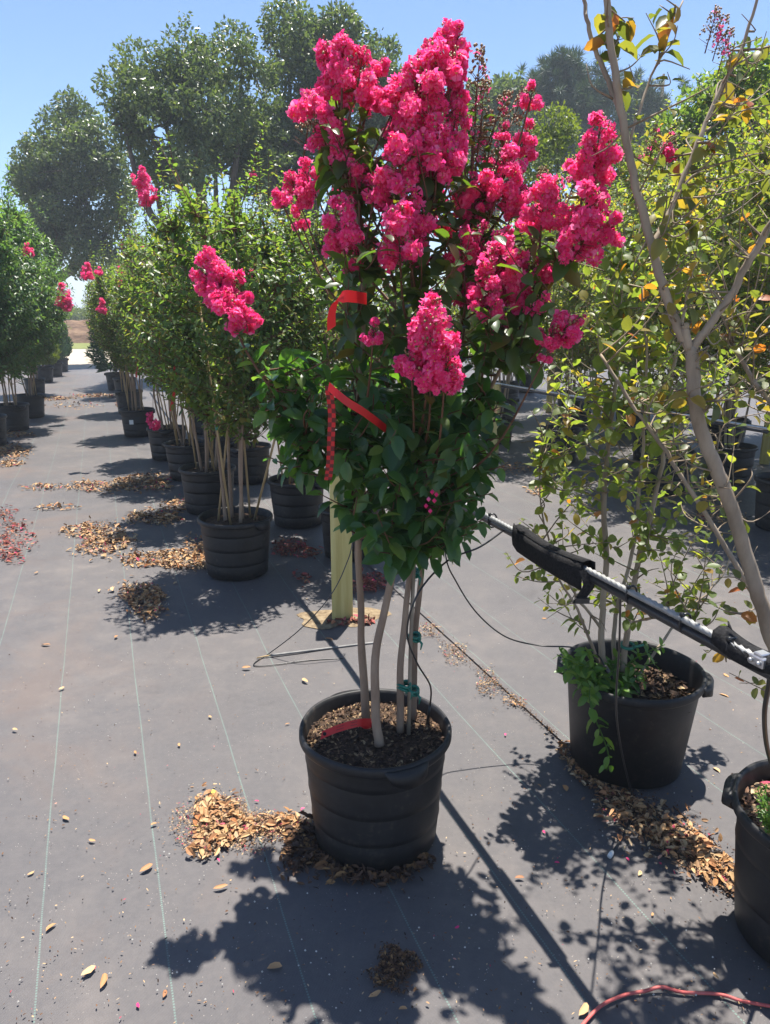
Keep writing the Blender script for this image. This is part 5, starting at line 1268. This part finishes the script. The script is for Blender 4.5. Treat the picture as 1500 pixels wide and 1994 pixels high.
o = obj('leaf_litter', chips_mesh('leaf_litter', rng, np.array([(lambda g: (g[0], g[1], .0135))(G(rng.uniform(-50, 1550), rng.uniform(900, 2020))) for _ in range(900)]), .0075, M['litter_dark'], .5)); tag(o, 'dark specks of bark and seed strewn over the near cloth', 'leaf litter', kind='stuff')
mb = MB()
for i in range(520):
    g = G(rng.uniform(-50, 1550), rng.uniform(1000, 2020)); s = rng.uniform(.0012, .0032); mb.add(np.array((g[0], g[1], .0135)) + OCT[0] * s, [], OCT[1])
o = obj('grit', mb.mesh('grit', M['pebble'], False)); tag(o, 'pale grit and tiny pebbles strewn over the ground cloth', 'grit', kind='stuff')
# single fallen leaves
dl = []
r3 = np.random.default_rng(23)
for i in range(4):
    T, q, tt = leaf_template(r3.uniform(.15, .35), r3.uniform(-.3, .3), .06, r3.uniform(-.15, .15)); T[:, 2] += .30
    dl.append((T, q, tt))
def fallen(px, py, size, key, label, group, cat='leaf', name='fallen_leaf'):
    T, q, tt = dl[r3.integers(4)]; V = T * np.array((size, size * r3.uniform(.30, .52), size * r3.uniform(.3, .55))); V[:, 1] += size * .12 * np.sin(V[:, 0] / size * 3); V[:, 0] -= size / 2
    V[:, 2] -= V[:, 2].min()
    me = np_mesh(name, V, [q, tt], M[key]); g = G(px, py, .012); o = obj(name, me, None, (g[0], g[1], .012)); o.rotation_euler = (0, 0, r3.uniform(0, 6.28))
    tag(o, label, cat, group)
for (x, y, s) in [(130, 1592, .05), (285, 1690, .06), (430, 1727, .06), (535, 1885, .055), (200, 1910, .06), (172, 1890, .055), (100, 1806, .045), (180, 1636, .035), (90, 1255, .07), (225, 1240, .05), (465, 1218, .05), (265, 1465, .035), (595, 1325, .07), (640, 1245, .07), (480, 1300, .06), (70, 1115, .06), (195, 1150, .06), (340, 1135, .06), (250, 1190, .06), (1012, 1710, .04), (1245, 1700, .035), (1300, 1395, .04), (1410, 1355, .06), (1415, 1315, .05), (1100, 1535, .05), (1165, 1590, .05), (1050, 1530, .03), (1135, 1965, .06), (1395, 1900, .03), (1270, 1780, .02), (1000, 1370, .05), (1060, 1205, .04), (1395, 1500, .045), (740, 1105, .05), (835, 1202, .03), (730, 1935, .05), (785, 1965, .03), (320, 1935, .03), (300, 1605, .03), (60, 1700, .03), (410, 1395, .03), (350, 1450, .03), (560, 1410, .03), (30, 1420, .04), (120, 1340, .04)]:
    fallen(x, y, s * .72, 'dry_leaf', 'single dry tan leaf lying on the ground cloth', 'single dry leaves on the ground cloth')
fallen(420, 1546, .05, 'yellow_leaf', 'bright yellow fallen leaf at the top edge of the leaf heap', None)
fallen(388, 1610, .05, 'yellow_leaf', 'bright yellow fallen leaf in the middle of the leaf heap', None)
fallen(392, 1585, .07, 'dry_leaf', 'broad tan leaf on top of the heap left of the dented pot', None)
fallen(1345, 1640, .13, 'dry_leaf', 'long brown leaf on the litter band by the cut off pot', None)
for (x, y) in [(1222, 1673), (1060, 1620), (1330, 1605), (1215, 1580), (270, 1957), (500, 1560), (590, 1575), (425, 1675), (890, 1805), (985, 1430), (780, 1485), (1085, 1680)]:
    fallen(x, y, .016, 'petal_fallen', 'tiny pink petal fallen on the ground', 'fallen pink petals', 'petal', 'fallen_petal')

for o in list(scene.objects):
    if o.name.split('.')[0] == 'branches': o['kind'] = 'stuff'      # twigs past counting

# ---------------------------------------------------------------- thin summer haze
hb = MB(); hb.box((0, 420, 9.0), (1240, 1000, 20.4))
hm = bpy.data.materials.new('haze'); hm.use_nodes = True; hn = hm.node_tree
hn.nodes.remove(hn.nodes['Principled BSDF'])
pv = hn.nodes.new('ShaderNodeVolumePrincipled'); pv.inputs['Density'].default_value = 0.0022; pv.inputs['Color'].default_value = (.80, .88, 1.0, 1)
hn.links.new(pv.outputs[0], hn.nodes['Material Output'].inputs['Volume'])
hz = obj('haze', hb.mesh('haze', hm, False)); tag(hz, 'thin bright summer haze in the air over the nursery', 'haze', kind='stuff')
